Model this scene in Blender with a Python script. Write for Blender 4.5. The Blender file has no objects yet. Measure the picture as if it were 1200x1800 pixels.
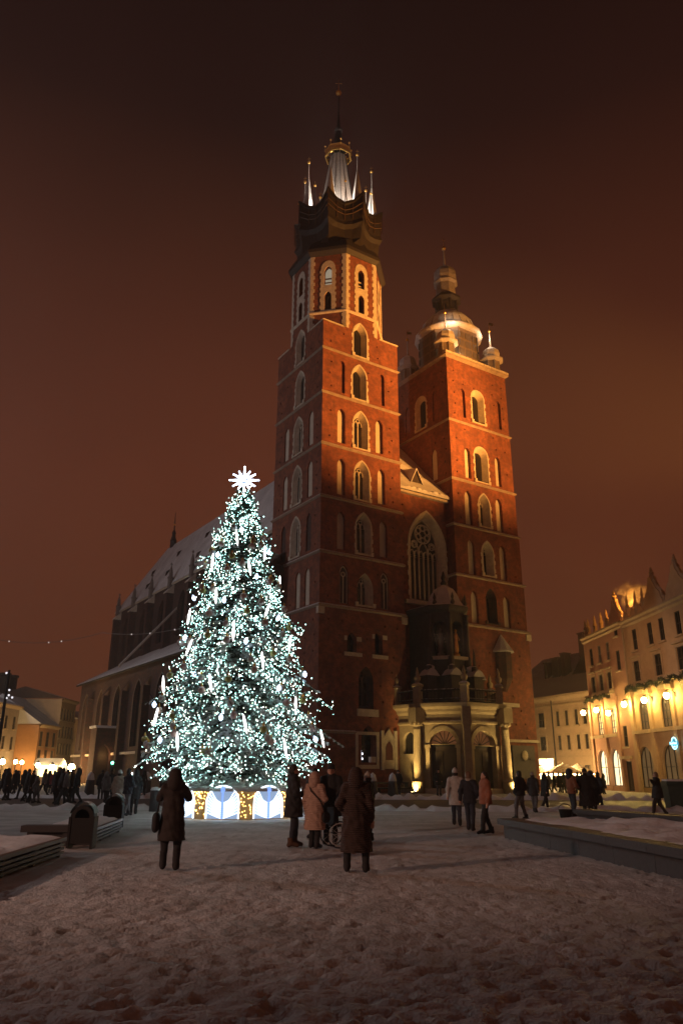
import bpy, math, random
import numpy as np
from mathutils import Vector, Matrix
from mathutils.geometry import delaunay_2d_cdt

R = math.radians
rng = random.Random(7)
scene = bpy.context.scene
col = scene.collection

# ------------------------------------------------------------------ camera, sky, lights, exposure
CAM_F, CAM_P, CAM_R, CAM_H = 1315.62, 0.33487, 0.0038, 1.7      # focal length in photo pixels, pitch, roll, eye height
cam_d = bpy.data.cameras.new('camera')
cam = bpy.data.objects.new('camera', cam_d); col.objects.link(cam)
cam.matrix_world = (Matrix.Translation((0, 0, CAM_H)) @ Matrix.Rotation(math.pi/2 + CAM_P, 4, 'X') @ Matrix.Rotation(CAM_R, 4, 'Z'))
cam_d.sensor_fit = 'VERTICAL'; cam_d.sensor_height = 36; cam_d.sensor_width = 24
cam_d.lens = 36*CAM_F/1800
cam_d.clip_start = 0.1; cam_d.clip_end = 3000
scene.camera = cam

world = bpy.data.worlds.new('World'); scene.world = world; world.use_nodes = True
wt = world.node_tree; wt.nodes.clear()
wo = wt.nodes.new('ShaderNodeOutputWorld'); wb = wt.nodes.new('ShaderNodeBackground')
tc = wt.nodes.new('ShaderNodeTexCoord'); sx = wt.nodes.new('ShaderNodeSeparateXYZ')
rp = wt.nodes.new('ShaderNodeValToRGB')                          # glow of the town on low cloud: strongest low down
wt.links.new(tc.outputs['Generated'], sx.inputs[0]); wt.links.new(sx.outputs[2], rp.inputs[0])
cr = rp.color_ramp
for p_, c_ in ((0.0, (.112, .0320, .0140)), (.16, (.114, .0310, .0130)), (.36, (.096, .0245, .0108)), (.56, (.056, .0146, .0074)),
               (.72, (.018, .0058, .0042)), (.9, (.006, .0026, .0024))):
    e_ = cr.elements.new(p_); e_.color = (*c_, 1)
cr.elements.remove(cr.elements[0]); cr.elements.remove(cr.elements[-1])
nz = wt.nodes.new('ShaderNodeTexNoise'); nz.inputs['Scale'].default_value = 1.7; nz.inputs['Detail'].default_value = 3
mr = wt.nodes.new('ShaderNodeMapRange'); mr.inputs[1].default_value = .25; mr.inputs[2].default_value = .75; mr.inputs[3].default_value = .74; mr.inputs[4].default_value = 1.22
wt.links.new(tc.outputs['Generated'], nz.inputs['Vector']); wt.links.new(nz.outputs['Fac'], mr.inputs[0])
wt.links.new(mr.outputs[0], wb.inputs[1]); wt.links.new(rp.outputs[0], wb.inputs[0]); wt.links.new(wb.outputs[0], wo.inputs[0])

def lamp(name, kind, loc, power, color, target=None, size=45, blend=.5, radius=.2):
    d = bpy.data.lights.new(name, kind); d.energy = power; d.color = color
    o = bpy.data.objects.new(name, d); col.objects.link(o); o.location = loc
    if kind != 'SUN': d.shadow_soft_size = radius
    if kind == 'SPOT': d.spot_size = R(size); d.spot_blend = blend
    if target is not None:
        o.rotation_euler = (Vector(target) - Vector(loc)).to_track_quat('-Z', 'Y').to_euler()
    return o

SODIUM = (1.0, .39, .07)
lamp('roof_floodlight', 'SPOT', (47, 44, 19.5), 285000, SODIUM, (3.5, 67.5, 42), 37, .7, .5)      # on the roofs of the east row
lamp('roof_floodlight', 'SPOT', (50, 50, 19.5), 170000, SODIUM, (16.5, 75, 41), 38, .7, .5)
lamp('square_street_lamp', 'SPOT', (-24, -2, 9.5), 11500, (1.0, .56, .40), (3.6, 21, 0), 40, .95, .3)    # lamp post behind the camera
lamp('side_fill_light', 'POINT', (-60, 61, 34), 17000, (.92, .95, 1.0), radius=1.5)        # unseen fill, added to lift the nave roof and the church's shadow side
lamp('row_fill_light', 'SPOT', (5, 42, 9), 16000, (1.0, .55, .30), (29.5, 70, 9), 30, 1.0, .3)  # added spot without a post, brightens the fronts of the town house row
scene.view_settings.view_transform = 'Standard'; scene.view_settings.look = 'None'
scene.view_settings.exposure = 0; scene.view_settings.gamma = 1; scene.view_settings.use_curve_mapping = False
cy = scene.cycles
cy.use_denoising = True; cy.max_bounces = 4; cy.diffuse_bounces = 2; cy.glossy_bounces = 2; cy.transmission_bounces = 3
cy.transparent_max_bounces = 6; cy.sample_clamp_indirect = 2.0; cy.caustics_reflective = False; cy.caustics_refractive = False
cy.use_light_tree = True; cy.volume_step_rate = 4; cy.volume_max_steps = 64

# ------------------------------------------------------------------ photo pixel -> direction / point
def ray(px, py):
    x, y = px - 600, py - 900; c, s = math.cos(CAM_R), math.sin(CAM_R)
    X, Y = c*x + s*y, -s*x + c*y; cp, sp = math.cos(CAM_P), math.sin(CAM_P)
    return Vector((X, CAM_F*cp + Y*sp, CAM_F*sp - Y*cp))
def at(px, py, Y):
    d = ray(px, py); d = d*(Y/d.y); return Vector((d.x, d.y, d.z + CAM_H))
def gnd(px, py, z=0):
    d = ray(px, py); d = d*((z - CAM_H)/d.z); return Vector((d.x, d.y, z))

# ------------------------------------------------------------------ materials
MATS = {}
def mat(name, c1, c2=None, scale=3., rough=.8, bump=0., bscale=30., metal=0., emit=None, estr=0., snow=0., snow_lo=.45, detail=4., brick=False, stripes=0.):
    if name in MATS: return MATS[name]
    m = bpy.data.materials.new(name); m.use_nodes = True; t = m.node_tree; n = t.nodes; L = t.links
    b = n['Principled BSDF']; b.inputs['Roughness'].default_value = rough; b.inputs['Metallic'].default_value = metal
    c2 = c2 or tuple(x*.72 for x in c1)
    co = n.new('ShaderNodeTexCoord'); vec = co.outputs['Object']
    no = n.new('ShaderNodeTexNoise'); no.inputs['Scale'].default_value = scale; no.inputs['Detail'].default_value = detail; no.inputs['Roughness'].default_value = .62
    L.new(vec, no.inputs['Vector'])
    ra = n.new('ShaderNodeMapRange'); ra.inputs[1].default_value = .32; ra.inputs[2].default_value = .68; L.new(no.outputs['Fac'], ra.inputs[0])
    mx = n.new('ShaderNodeMix'); mx.data_type = 'RGBA'; mx.inputs[6].default_value = (*c1, 1); mx.inputs[7].default_value = (*c2, 1); L.new(ra.outputs[0], mx.inputs[0])
    out = mx.outputs[2]
    if brick:
        sp = n.new('ShaderNodeSeparateXYZ'); L.new(vec, sp.inputs[0])
        ad = n.new('ShaderNodeMath'); L.new(sp.outputs[0], ad.inputs[0]); L.new(sp.outputs[1], ad.inputs[1])
        cb = n.new('ShaderNodeCombineXYZ'); L.new(ad.outputs[0], cb.inputs[0]); L.new(sp.outputs[2], cb.inputs[1])
        bt = n.new('ShaderNodeTexBrick'); bt.inputs['Scale'].default_value = 1; bt.inputs['Brick Width'].default_value = .30; bt.inputs['Row Height'].default_value = .10
        bt.inputs['Mortar Size'].default_value = .012; bt.inputs['Color1'].default_value = (1, 1, 1, 1); bt.inputs['Color2'].default_value = (.6, .55, .55, 1); bt.inputs['Mortar'].default_value = (1.15, 1.2, 1.2, 1)
        L.new(cb.outputs[0], bt.inputs['Vector'])
        m2 = n.new('ShaderNodeMix'); m2.data_type = 'RGBA'; m2.blend_type = 'MULTIPLY'; m2.inputs[0].default_value = .75; L.new(out, m2.inputs[6]); L.new(bt.outputs[0], m2.inputs[7]); out = m2.outputs[2]
        n3 = n.new('ShaderNodeTexNoise'); n3.inputs['Scale'].default_value = 2.6; n3.inputs['Detail'].default_value = 6; L.new(vec, n3.inputs['Vector'])
        r3 = n.new('ShaderNodeMapRange'); r3.inputs[1].default_value = .46; r3.inputs[2].default_value = .66; r3.inputs[4].default_value = .8; L.new(n3.outputs['Fac'], r3.inputs[0])
        m3 = n.new('ShaderNodeMix'); m3.data_type = 'RGBA'; m3.inputs[7].default_value = (.11, .042, .03, 1); L.new(r3.outputs[0], m3.inputs[0]); L.new(out, m3.inputs[6]); out = m3.outputs[2]
    if stripes:
        wv = n.new('ShaderNodeTexWave'); wv.wave_type = 'BANDS'; wv.bands_direction = 'Z'; wv.inputs['Scale'].default_value = stripes; wv.inputs['Distortion'].default_value = .6
        L.new(vec, wv.inputs['Vector'])
        bs = n.new('ShaderNodeBump'); bs.inputs['Strength'].default_value = .55; bs.inputs['Distance'].default_value = .03; L.new(wv.outputs['Fac'], bs.inputs['Height']); L.new(bs.outputs[0], b.inputs['Normal'])
    if snow:
        g = n.new('ShaderNodeNewGeometry'); s3 = n.new('ShaderNodeSeparateXYZ'); L.new(g.outputs['Normal'], s3.inputs[0])
        ns = n.new('ShaderNodeTexNoise'); ns.inputs['Scale'].default_value = 5; ns.inputs['Detail'].default_value = 3; L.new(vec, ns.inputs['Vector'])
        a2 = n.new('ShaderNodeMath'); a2.operation = 'MULTIPLY_ADD'; a2.inputs[1].default_value = .5; a2.inputs[2].default_value = -.25; L.new(ns.outputs['Fac'], a2.inputs[0])
        a3 = n.new('ShaderNodeMath'); L.new(s3.outputs[2], a3.inputs[0]); L.new(a2.outputs[0], a3.inputs[1])
        r2 = n.new('ShaderNodeMapRange'); r2.inputs[1].default_value = snow_lo; r2.inputs[2].default_value = snow_lo + .22; r2.inputs[4].default_value = snow; L.new(a3.outputs[0], r2.inputs[0])
        m4 = n.new('ShaderNodeMix'); m4.data_type = 'RGBA'; m4.inputs[7].default_value = (.78, .79, .82, 1); L.new(r2.outputs[0], m4.inputs[0]); L.new(out, m4.inputs[6]); out = m4.outputs[2]
    L.new(out, b.inputs['Base Color'])
    if bump and not stripes:
        nb = n.new('ShaderNodeTexNoise'); nb.inputs['Scale'].default_value = bscale; nb.inputs['Detail'].default_value = 5; L.new(vec, nb.inputs['Vector'])
        bp = n.new('ShaderNodeBump'); bp.inputs['Strength'].default_value = bump; bp.inputs['Distance'].default_value = .05; L.new(nb.outputs['Fac'], bp.inputs['Height']); L.new(bp.outputs[0], b.inputs['Normal'])
    if emit:
        b.inputs['Emission Color'].default_value = (*emit, 1); b.inputs['Emission Strength'].default_value = estr
    MATS[name] = m
    return m

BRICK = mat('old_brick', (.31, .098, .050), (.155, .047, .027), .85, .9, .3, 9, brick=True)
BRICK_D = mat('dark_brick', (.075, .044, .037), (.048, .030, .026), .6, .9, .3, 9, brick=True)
STONE = mat('pale_stone', (.62, .54, .44), (.46, .39, .31), 2.5, .85, .3, 14)
STONE_S = mat('pale_stone_snowy', (.60, .52, .42), (.44, .37, .30), 2.5, .85, .3, 14, snow=.9, snow_lo=.5)
PLASTER = mat('niche_plaster', (.62, .54, .44), (.52, .45, .36), 1.5, .9, .1, 20)
GLASS = mat('dark_glass', (.012, .011, .012), (.02, .018, .018), 3, .25)
COPPER = mat('dark_copper', (.030, .022, .020), (.020, .016, .015), 3, .65, .25, 12, snow=.35, snow_lo=.75)
LEAD = mat('lead_sheet', (.52, .46, .42), (.36, .32, .29), 4, .5, .2, 10, snow=.8, snow_lo=.45)
LEAD_D = mat('dark_lead_sheet', (.34, .29, .26), (.22, .19, .17), 4, .55, .2, 10, snow=.5, snow_lo=.7)
GOLD = mat('gilding', (.85, .52, .14), (.7, .4, .1), 6, .28, metal=.85)
SNOW = mat('snow', (.78, .78, .80), (.66, .66, .69), 1.6, .75, .5, 9)
SNOWROOF = mat('roof_snow', (.72, .71, .72), (.52, .51, .52), .45, .8, .4, 5)
SAND = mat('sandstone', (.42, .33, .21), (.30, .235, .155), 2.2, .85, .35, 12, snow=.85, snow_lo=.6)
WOOD = mat('door_wood', (.045, .026, .018), (.03, .018, .013), 5, .6, .2, 20)
IRON = mat('black_iron', (.007, .0065, .007), (.010, .009, .009), 10, .75, .15, 40, metal=0.)
IRON_S = mat('black_iron_snowy', (.012, .011, .011), (.012, .012, .012), 10, .5, .15, 40, snow=.95, snow_lo=.62)
GRANITE = mat('granite', (.062, .057, .060), (.040, .038, .041), 18, .6, .2, 60)
GRANITE_D = mat('dark_granite', (.04, .036, .037), (.026, .024, .026), 18, .55, .2, 60)
ROAD = mat('wet_setts', (.060, .050, .045), (.10, .085, .08), .9, .55, .6, 7)
PAVE = mat('trodden_snow_pavement', (.42, .40, .39), (.26, .24, .23), .8, .75, .5, 6)

# ------------------------------------------------------------------ mesh helpers
class MB:
    def __init__(s): s.v = []; s.f = []; s.m = []; s.mi = 0
    def add(s, vs, fs):
        b = len(s.v); s.v.extend(tuple(v) for v in vs); s.f.extend(tuple(i + b for i in f) for f in fs); s.m.extend([s.mi]*len(fs)); return s
    def box(s, x0, x1, y0, y1, z0, z1):
        return s.add([(x0,y0,z0),(x1,y0,z0),(x1,y1,z0),(x0,y1,z0),(x0,y0,z1),(x1,y0,z1),(x1,y1,z1),(x0,y1,z1)],
                     [(0,3,2,1),(4,5,6,7),(0,1,5,4),(1,2,6,5),(2,3,7,6),(3,0,4,7)])
    def loft(s, rings, cap0=True, cap1=True, closed=True):
        n = len(rings[0]); vs = [p for r in rings for p in r]; fs = []
        for k in range(len(rings) - 1):
            for i in range(n if closed else n - 1):
                j = (i + 1) % n; fs.append((k*n+i, k*n+j, (k+1)*n+j, (k+1)*n+i))
        if cap0 and closed: fs.append(tuple(range(n))[::-1])
        if cap1 and closed: fs.append(tuple((len(rings)-1)*n + i for i in range(n)))
        return s.add(vs, fs)
    def lathe(s, prof, n=12, c=(0,0,0), rot=0., sq=(1,1), cap=True):
        rings = [[(c[0]+r*sq[0]*math.cos(rot+2*math.pi*i/n), c[1]+r*sq[1]*math.sin(rot+2*math.pi*i/n), c[2]+z) for i in range(n)] for r, z in prof]
        return s.loft(rings, cap, cap)
    def tube(s, pts, r, n=6, cap=True):
        pts = [Vector(p) for p in pts]; rs = r if isinstance(r, (list, tuple)) else [r]*len(pts); rings = []
        for i, p in enumerate(pts):
            d = (pts[min(i+1, len(pts)-1)] - pts[max(i-1, 0)]).normalized()
            a = d.cross(Vector((0,0,1)) if abs(d.z) < .95 else Vector((1,0,0))).normalized(); b = d.cross(a)
            rings.append([tuple(p + (a*math.cos(2*math.pi*k/n) + b*math.sin(2*math.pi*k/n))*rs[i]) for k in range(n)])
        return s.loft(rings, cap, cap)
    def ball(s, c, r, n=8, m=5, sc=(1,1,1)):
        prof = [(max(1e-4, math.sin(math.pi*k/m)), -math.cos(math.pi*k/m)) for k in range(m+1)]
        rings = [[(c[0]+r*sc[0]*q*math.cos(2*math.pi*i/n), c[1]+r*sc[1]*q*math.sin(2*math.pi*i/n), c[2]+r*sc[2]*z) for i in range(n)] for q, z in prof]
        return s.loft(rings, False, False)
    def slab(s, fn, poly, d0, d1):                               # 2-D outline extruded along the wall's depth
        n = len(poly); vs = [fn(x, z, d0) for x, z in poly] + [fn(x, z, d1) for x, z in poly]
        fs = [(i, (i+1) % n, n+(i+1) % n, n+i) for i in range(n)] + [tuple(range(n)), tuple(range(2*n-1, n-1, -1))]
        return s.add(vs, fs)
    def band(s, fn, outer, inner, d0, d1, back=False):           # ring between two outlines with the same count of points
        n = len(outer); vs = [fn(x, z, d0) for x, z in outer] + [fn(x, z, d0) for x, z in inner] + [fn(x, z, d1) for x, z in outer] + [fn(x, z, d1) for x, z in inner]
        fs = []
        for i in range(n):
            j = (i+1) % n; fs += [(i, j, n+j, n+i), (i, 2*n+i, 2*n+j, j), (n+i, n+j, 3*n+j, 3*n+i)]
            if back: fs.append((2*n+i, 3*n+i, 3*n+j, 2*n+j))
        return s.add(vs, fs)
    def wall(s, fn, outline, holes):                              # holes: (outline, depth of jamb or 0)
        vs = []; es = []
        for poly in [outline] + [h[0] for h in holes]:
            b = len(vs); vs += [Vector(p) for p in poly]; es += [(b+i, b+(i+1) % len(poly)) for i in range(len(poly))]
        rv, _, rf, _, _, _ = delaunay_2d_cdt(vs, es, [], 0, 1e-5)
        hb = [(h[0], min(p[0] for p in h[0]), max(p[0] for p in h[0]), min(p[1] for p in h[0]), max(p[1] for p in h[0])) for h in holes]
        keep = []
        for f in rf:
            cx = sum(rv[i].x for i in f)/len(f); cz = sum(rv[i].y for i in f)/len(f)
            if not inside(cx, cz, outline): continue
            if any(x0 <= cx <= x1 and z0 <= cz <= z1 and inside(cx, cz, p) for p, x0, x1, z0, z1 in hb): continue
            keep.append(tuple(f))
        s.add([fn(p.x, p.y, 0) for p in rv], keep)
        for poly, d in holes:
            if d > 0:
                n = len(poly); s.add([fn(x, z, 0) for x, z in poly] + [fn(x, z, d) for x, z in poly], [(i, (i+1) % n, n+(i+1) % n, n+i) for i in range(n)])
        return s
    def mesh(s, name, mats, smooth=False):
        me = bpy.data.meshes.new(name); me.from_pydata(s.v, [], s.f)
        for m in (mats if isinstance(mats, (list, tuple)) else [mats]): me.materials.append(m)
        if any(s.m): me.polygons.foreach_set('material_index', s.m)
        if smooth: me.polygons.foreach_set('use_smooth', [True]*len(s.f))
        me.update(); return me
    def obj(s, name, mats, parent=None, smooth=False, **props):
        return link(name, s.mesh(name, mats, smooth), parent, **props)

def inside(x, z, poly):
    c = False; j = len(poly) - 1
    for i in range(len(poly)):
        xi, zi = poly[i]; xj, zj = poly[j]
        if (zi > z) != (zj > z) and x < (xj - xi)*(z - zi)/(zj - zi) + xi: c = not c
        j = i
    return c
def link(name, me, parent=None, **props):
    o = bpy.data.objects.new(name, me); col.objects.link(o); o.parent = parent
    for k, v in props.items(): o[k] = v
    return o
def thing(name, label, category, loc=(0,0,0), rz=0., group=None):
    o = bpy.data.objects.new(name, None); col.objects.link(o); o.location = loc; o.rotation_euler = (0, 0, rz)
    o.empty_display_size = .2; o['label'] = label; o['category'] = category
    if group: o['group'] = group
    return o
def copy_tree(o, parent=None):
    c = o.copy(); col.objects.link(c); c.parent = parent
    for ch in list(o.children): copy_tree(ch, c)
    return c
def put(o, loc, rz=0., label=None):
    o.location = loc; o.rotation_euler = (0, 0, rz)
    if label: o['label'] = label
    return o

def arch(xc, w, z0, za, zs=None, n=6, rnd=False):
    h = w/2; zs = zs if zs is not None else (za - h if rnd else za - w*.82); T = math.pi/2 if rnd else math.pi/3
    left = [(xc - h*math.cos(T*k/n) if rnd else xc - h + h*(1 - math.cos(T*k/n))/(1 - math.cos(T)), zs + (za - zs)*math.sin(T*k/n)/math.sin(T)) for k in range(n+1)]
    return [(xc - h, z0)] + left + [(2*xc - x, z) for x, z in left[-2::-1]] + [(xc + h, z0)]
def rect(x0, x1, z0, z1): return [(x0, z0), (x0, z1), (x1, z1), (x1, z0)]
def grow(poly, d, zb=None):
    xc = (min(p[0] for p in poly) + max(p[0] for p in poly))/2; zm = min(p[1] for p in poly)
    w = max(p[0] for p in poly) - xc; top = max(p[1] for p in poly)
    return [(xc + (x - xc)*(w + d)/w, z + (d*(z - zm)/(top - zm) if z > zm + 1e-6 else (zb if zb is not None else 0))) for x, z in poly]

# ------------------------------------------------------------------ ground
def vnoise(x, y, sc, seed):
    r = np.random.RandomState(seed); T = r.rand(256, 256); x = x/sc; y = y/sc
    xi = np.floor(x).astype(int); yi = np.floor(y).astype(int); fx = x - xi; fy = y - yi
    fx = fx*fx*(3 - 2*fx); fy = fy*fy*(3 - 2*fy); g = lambda a, b: T[a % 256, b % 256]
    return (g(xi, yi)*(1-fx) + g(xi+1, yi)*fx)*(1-fy) + (g(xi, yi+1)*(1-fx) + g(xi+1, yi+1)*fx)*fy - .5
ROAD0, ROAD1 = 38.6, 53.5
def build_ground():
    xs = np.concatenate([[-600, -300, -150, -90, -60, -45, -35, -28, -22, -18, -15, -13, -11.5, -10.2], np.arange(-9.2, 9.6, .062), [10, 10.6, 11.4, 12.4, 14, 16, 19, 23, 28, 36, 48, 65, 100, 200, 350, 600]])
    ys = [-60, -30, -15, -6, 0, 3, 4.6]; y = 5.2
    while y < 38: ys.append(y); y += .035 + .0052*(y - 5)
    ys = np.array(ys + [38.3, 39, 40.5, 43, 46, 49, 52, 54, 56, 60, 66, 75, 90, 110, 140, 180, 240, 330, 450, 650])
    X, Y = np.meshgrid(xs, ys, indexing='ij')
    Z = .022*vnoise(X, Y, 1.7, 1) + .010*vnoise(X, Y, .42, 2) + .010*vnoise(X, Y, .17, 3) + .009*vnoise(X, Y, .09, 4)
    rs = np.random.RandomState(5)
    n = 13000
    fy = 5.2 + 30*rs.rand(n)**1.15; fx = (rs.rand(n) - .5)*(fy*1.15 + 3)
    for k in range(n):                                            # boot prints pressed into the snow
        a = rs.rand()*6.28; L_, W_ = .115 + .03*rs.rand(), .045 + .012*rs.rand(); dp = .009 + .017*rs.rand()
        i0, i1 = np.searchsorted(xs, [fx[k]-.34, fx[k]+.34]); j0, j1 = np.searchsorted(ys, [fy[k]-.34, fy[k]+.34])
        if i1 - i0 < 2 or j1 - j0 < 1: continue
        dx, dy = X[i0:i1, j0:j1] - fx[k], Y[i0:i1, j0:j1] - fy[k]
        u = (dx*math.cos(a) + dy*math.sin(a))/L_; v = (-dx*math.sin(a) + dy*math.cos(a))/W_; q = u*u + v*v
        Z[i0:i1, j0:j1] += -dp*np.exp(-q*q*.6) + dp*.45*np.exp(-(np.sqrt(q) - 1.55)**2/.12)
    for off in (0, .62):                                          # tracks of a barrow curving over the square
        cxl = 4.3 - .0175*(Y - 6)*(26 - Y) - 1.9 + off
        Z += np.where((Y > 5) & (Y < 22), -.014*np.exp(-((X - cxl)/.05)**2), 0)
    fade = np.clip((37.6 - Y)/3, 0, 1)*np.clip((Y - 3)/2, 0, 1)*np.clip((16 - np.abs(X))/4, 0, 1)
    Z = np.minimum(Z*fade, .055) - .012
    nx, ny = X.shape; idx = np.arange(nx*ny).reshape(nx, ny)
    F = np.stack([idx[:-1, :-1], idx[1:, :-1], idx[1:, 1:], idx[:-1, 1:]], -1).reshape(-1, 4)
    me = bpy.data.meshes.new('ground'); me.from_pydata(np.stack([X, Y, Z], -1).reshape(-1, 3).tolist(), [], F.tolist())
    me.polygons.foreach_set('use_smooth', [True]*len(F)); me.materials.append(mat('trampled_snow', (.64, .625, .63), (.38, .365, .36), .7, .75, .5, 22, detail=6)); me.update()
    return link('ground', me, kind='structure')
build_ground()
def road_sheet():
    b = MB(); xs = [-70 + 5*i for i in range(35)]
    b.loft([[(x, ROAD0 + .5*math.sin(x*.21), .004) for x in xs], [(x, ROAD1 + .3*math.sin(x*.31), .004) for x in xs]], closed=False)
    return b.obj('road', ROAD, kind='structure')
road_sheet()
def pavement_sheet():
    b = MB(); b.box(-70, 34, ROAD1 + .6, 62, -.1, .12); b.box(-70, 34, 62, 150, -.1, .10); return b.obj('pavement', PAVE, kind='structure')
pavement_sheet()
def snow_bank(y0, seed, x0, x1, w, h, label):
    b = MB(); r_ = random.Random(seed); rings = []
    x = x0
    while x < x1:
        ww = w*(.6 + .8*r_.random()); hh = h*(.35 + .95*r_.random()); yc = y0 + .25*math.sin(x*.37 + seed) + .12*(r_.random() - .5)
        rings.append([(x, yc + ww*(k/4 - 1), -.02 + hh*math.sin(math.pi*k/8)*(.85 + .3*r_.random())) for k in range(9)]); x += .28
    b.loft(rings, closed=False); return b.obj('snow_bank', SNOW, None, True, kind='stuff', label=label, category='snow')
snow_bank(ROAD0 - .1, 3, -34, 30, .55, .24, 'low ridge of shovelled snow between square and dark road')
snow_bank(ROAD1 + .5, 4, -40, 30, .7, .38, 'lumpy snow bank along the church pavement kerb')

# ------------------------------------------------------------------ church  (local x along the west front, y eastwards)
church = thing('brick_church', 'tall Gothic brick church with two unequal towers and snowy nave roof', 'church', (-1.845, 63.339, 0), R(33.25))
def ch(u, v, z=0): return church.matrix_basis @ Vector((u, v, z)) if False else Vector((-1.845 + u*math.cos(R(33.25)) - v*math.sin(R(33.25)), 63.339 + u*math.sin(R(33.25)) + v*math.cos(R(33.25)), z))

def putlogs(x0, x1, z0, z1, holes):
    out = []; z = z0 + .9
    boxes = [(min(p[0] for p in h)-.25, max(p[0] for p in h)+.25, min(p[1] for p in h)-.3, max(p[1] for p in h)+.3) for h in holes]
    while z < z1 - .5:
        x = x0 + .7 + .3*rng.random()
        while x < x1 - .5:
            if rng.random() < .62 and not any(a < x < b and c < z < d for a, b, c, d in boxes):
                zz = z + .14*(rng.random() - .5); out.append((rect(x-.085, x+.085, zz-.085, zz+.085), .14))
            x += 1.25 + .35*rng.random()
        z += 1.32
    return out
def toothed(poly, d, r_):                                        # uneven quoining round an opening
    out = []; base = grow(poly, d)
    for i, (p, q) in enumerate(zip(poly, base)):
        out.append(q)
    return out
def quoin_edge(x, z0, z1, w, sgn, r_, step=.42):                 # jagged outline going up at x
    pts = []; z = z0; k = 0
    while z < z1 - 1e-3:
        ww = w + (.11 if k % 2 else 0) + .06*r_.random(); z2 = min(z1, z + step*(.8 + .4*r_.random()))
        pts += [(x + sgn*ww, z), (x + sgn*ww, z2)]; z = z2; k += 1
    return pts

def gothic_window(par, fn, xc, w, z0, za, style='splay', depth=.6, inner=.58, trac=2, stone=None, sill=True, rnd=False, lit=None):
    """pale surround, splayed reveal, dark glazing, stone tracery; returns the hole for the wall"""
    stone = stone or STONE; r_ = random.Random(int(xc*100 + za*10))
    O = arch(xc, w, z0, za, rnd=rnd); h = za - z0
    if abs(fn(1, 0, 0)[0] - fn(0, 0, 0)[0]) < .01: depth = min(depth, .38)
    I = arch(xc, w*inner, z0 + h*.08, z0 + h*.90, rnd=rnd)
    b = MB()
    if style == 'splay':
        zs = O[1][1]; L = quoin_edge(xc - w/2, z0, zs, .10, -1, r_); Rr = [(2*xc - x, z) for x, z in quoin_edge(xc - w/2, z0, zs, .10, -1, r_)]
        arcO = grow(O[1:-1], .15); arcO = [(x, max(z, zs)) for x, z in arcO]
        n = min(len(L), len(Rr))
        for i in range(0, n, 2):                                  # jamb blocks, each proud of the brick by a little
            for q, xx in ((L, xc - w/2), (Rr, xc + w/2)):
                b.slab(fn, rect(min(q[i][0], xx), max(q[i][0], xx), q[i][1], q[i+1][1]), -.035, .02)
        A = O[1:-1]; m = len(A)
        vs = [fn(*p, -.03) for p in arcO] + [fn(*p, -.03) for p in A] + [fn(*p, .02) for p in arcO]
        b.add(vs, [(i, i+1, m+i+1, m+i) for i in range(m-1)] + [(i, 2*m+i, 2*m+i+1, i+1) for i in range(m-1)])
    n = len(O)
    b.add([fn(*p, -.03 if style == 'splay' else 0) for p in O] + [fn(*p, depth) for p in I], [(i, (i+1) % n, n+(i+1) % n, n+i) for i in range(n)])
    if sill:
        b.slab(fn, rect(xc - w/2 - .22, xc - w/2 + .10, z0 - .12, z0 + .26), -.14, .05); b.slab(fn, rect(xc + w/2 - .10, xc + w/2 + .22, z0 - .12, z0 + .26), -.14, .05)
        b.slab(fn, rect(xc - w/2 + .101, xc + w/2 - .101, z0 - .10, z0 + .03), -.10, .3)
    b.obj('window_surround', stone, par)
    g = MB(); g.add([fn(*p, depth + .02) for p in I], [tuple(range(n))]); g.obj('window_glass', lit or GLASS, par)
    if trac:
        t = MB(); wi = w*inner; zi0 = I[0][1]; zi1 = z0 + h*.90
        for k in range(1, trac):
            x = xc - wi/2 + wi*k/trac; t.slab(fn, rect(x-.05, x+.05, zi0, zi1 - wi*.62), depth-.10, depth+.02)
        for k in range(trac):
            x = xc - wi/2 + wi*(k + .5)/trac; a = arch(x, wi/trac - .02, zi1 - wi*1.0, zi1 - wi*.45, n=4); t.band(fn, a, grow(a, -.06), depth-.08, depth+.02)
        cz = zi1 - wi*.38; ring = [(xc + wi*.22*math.cos(q*math.pi/6), cz + wi*.22*math.sin(q*math.pi/6)) for q in range(12)]
        t.band(fn, ring, [(xc + (x - xc)*.7, cz + (z - cz)*.7) for x, z in ring], depth-.08, depth+.02)
        t.obj('tracery', stone, par)
    return (O, 0)
def niche(par, fn, xc, w, z0, za, depth=.32, m=PLASTER, rnd=False):
    if abs(fn(1, 0, 0)[0] - fn(0, 0, 0)[0]) < .01: depth = min(depth, .12)
    O = arch(xc, w, z0, za, rnd=rnd); b = MB(); b.add([fn(*p, depth - .004) for p in O], [tuple(range(len(O)))])
    b.obj('niche_panel', m, par); return (O, depth)
def string_course(par, u0, u1, v0, v1, z, h=.26, out=.16, m=None):
    b = MB()
    for k0, k1, o0, o1 in ((0, .45, .02, out), (.45, .75, out, out), (.75, 1.35, out, -.02)):
        b.loft([[(u0-o, v0-o, z+h*(k-.5)), (u1+o, v0-o, z+h*(k-.5)), (u1+o, v1+o, z+h*(k-.5)), (u0-o, v1+o, z+h*(k-.5))] for k, o in ((k0, o0), (k1, o1))], False, False)
    return b.obj('string_course', m or mat('string_course_stone', (.36, .27, .205), (.24, .175, .135), 2.0, .85, .4, 10, snow=.55, snow_lo=.55), par)

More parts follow.
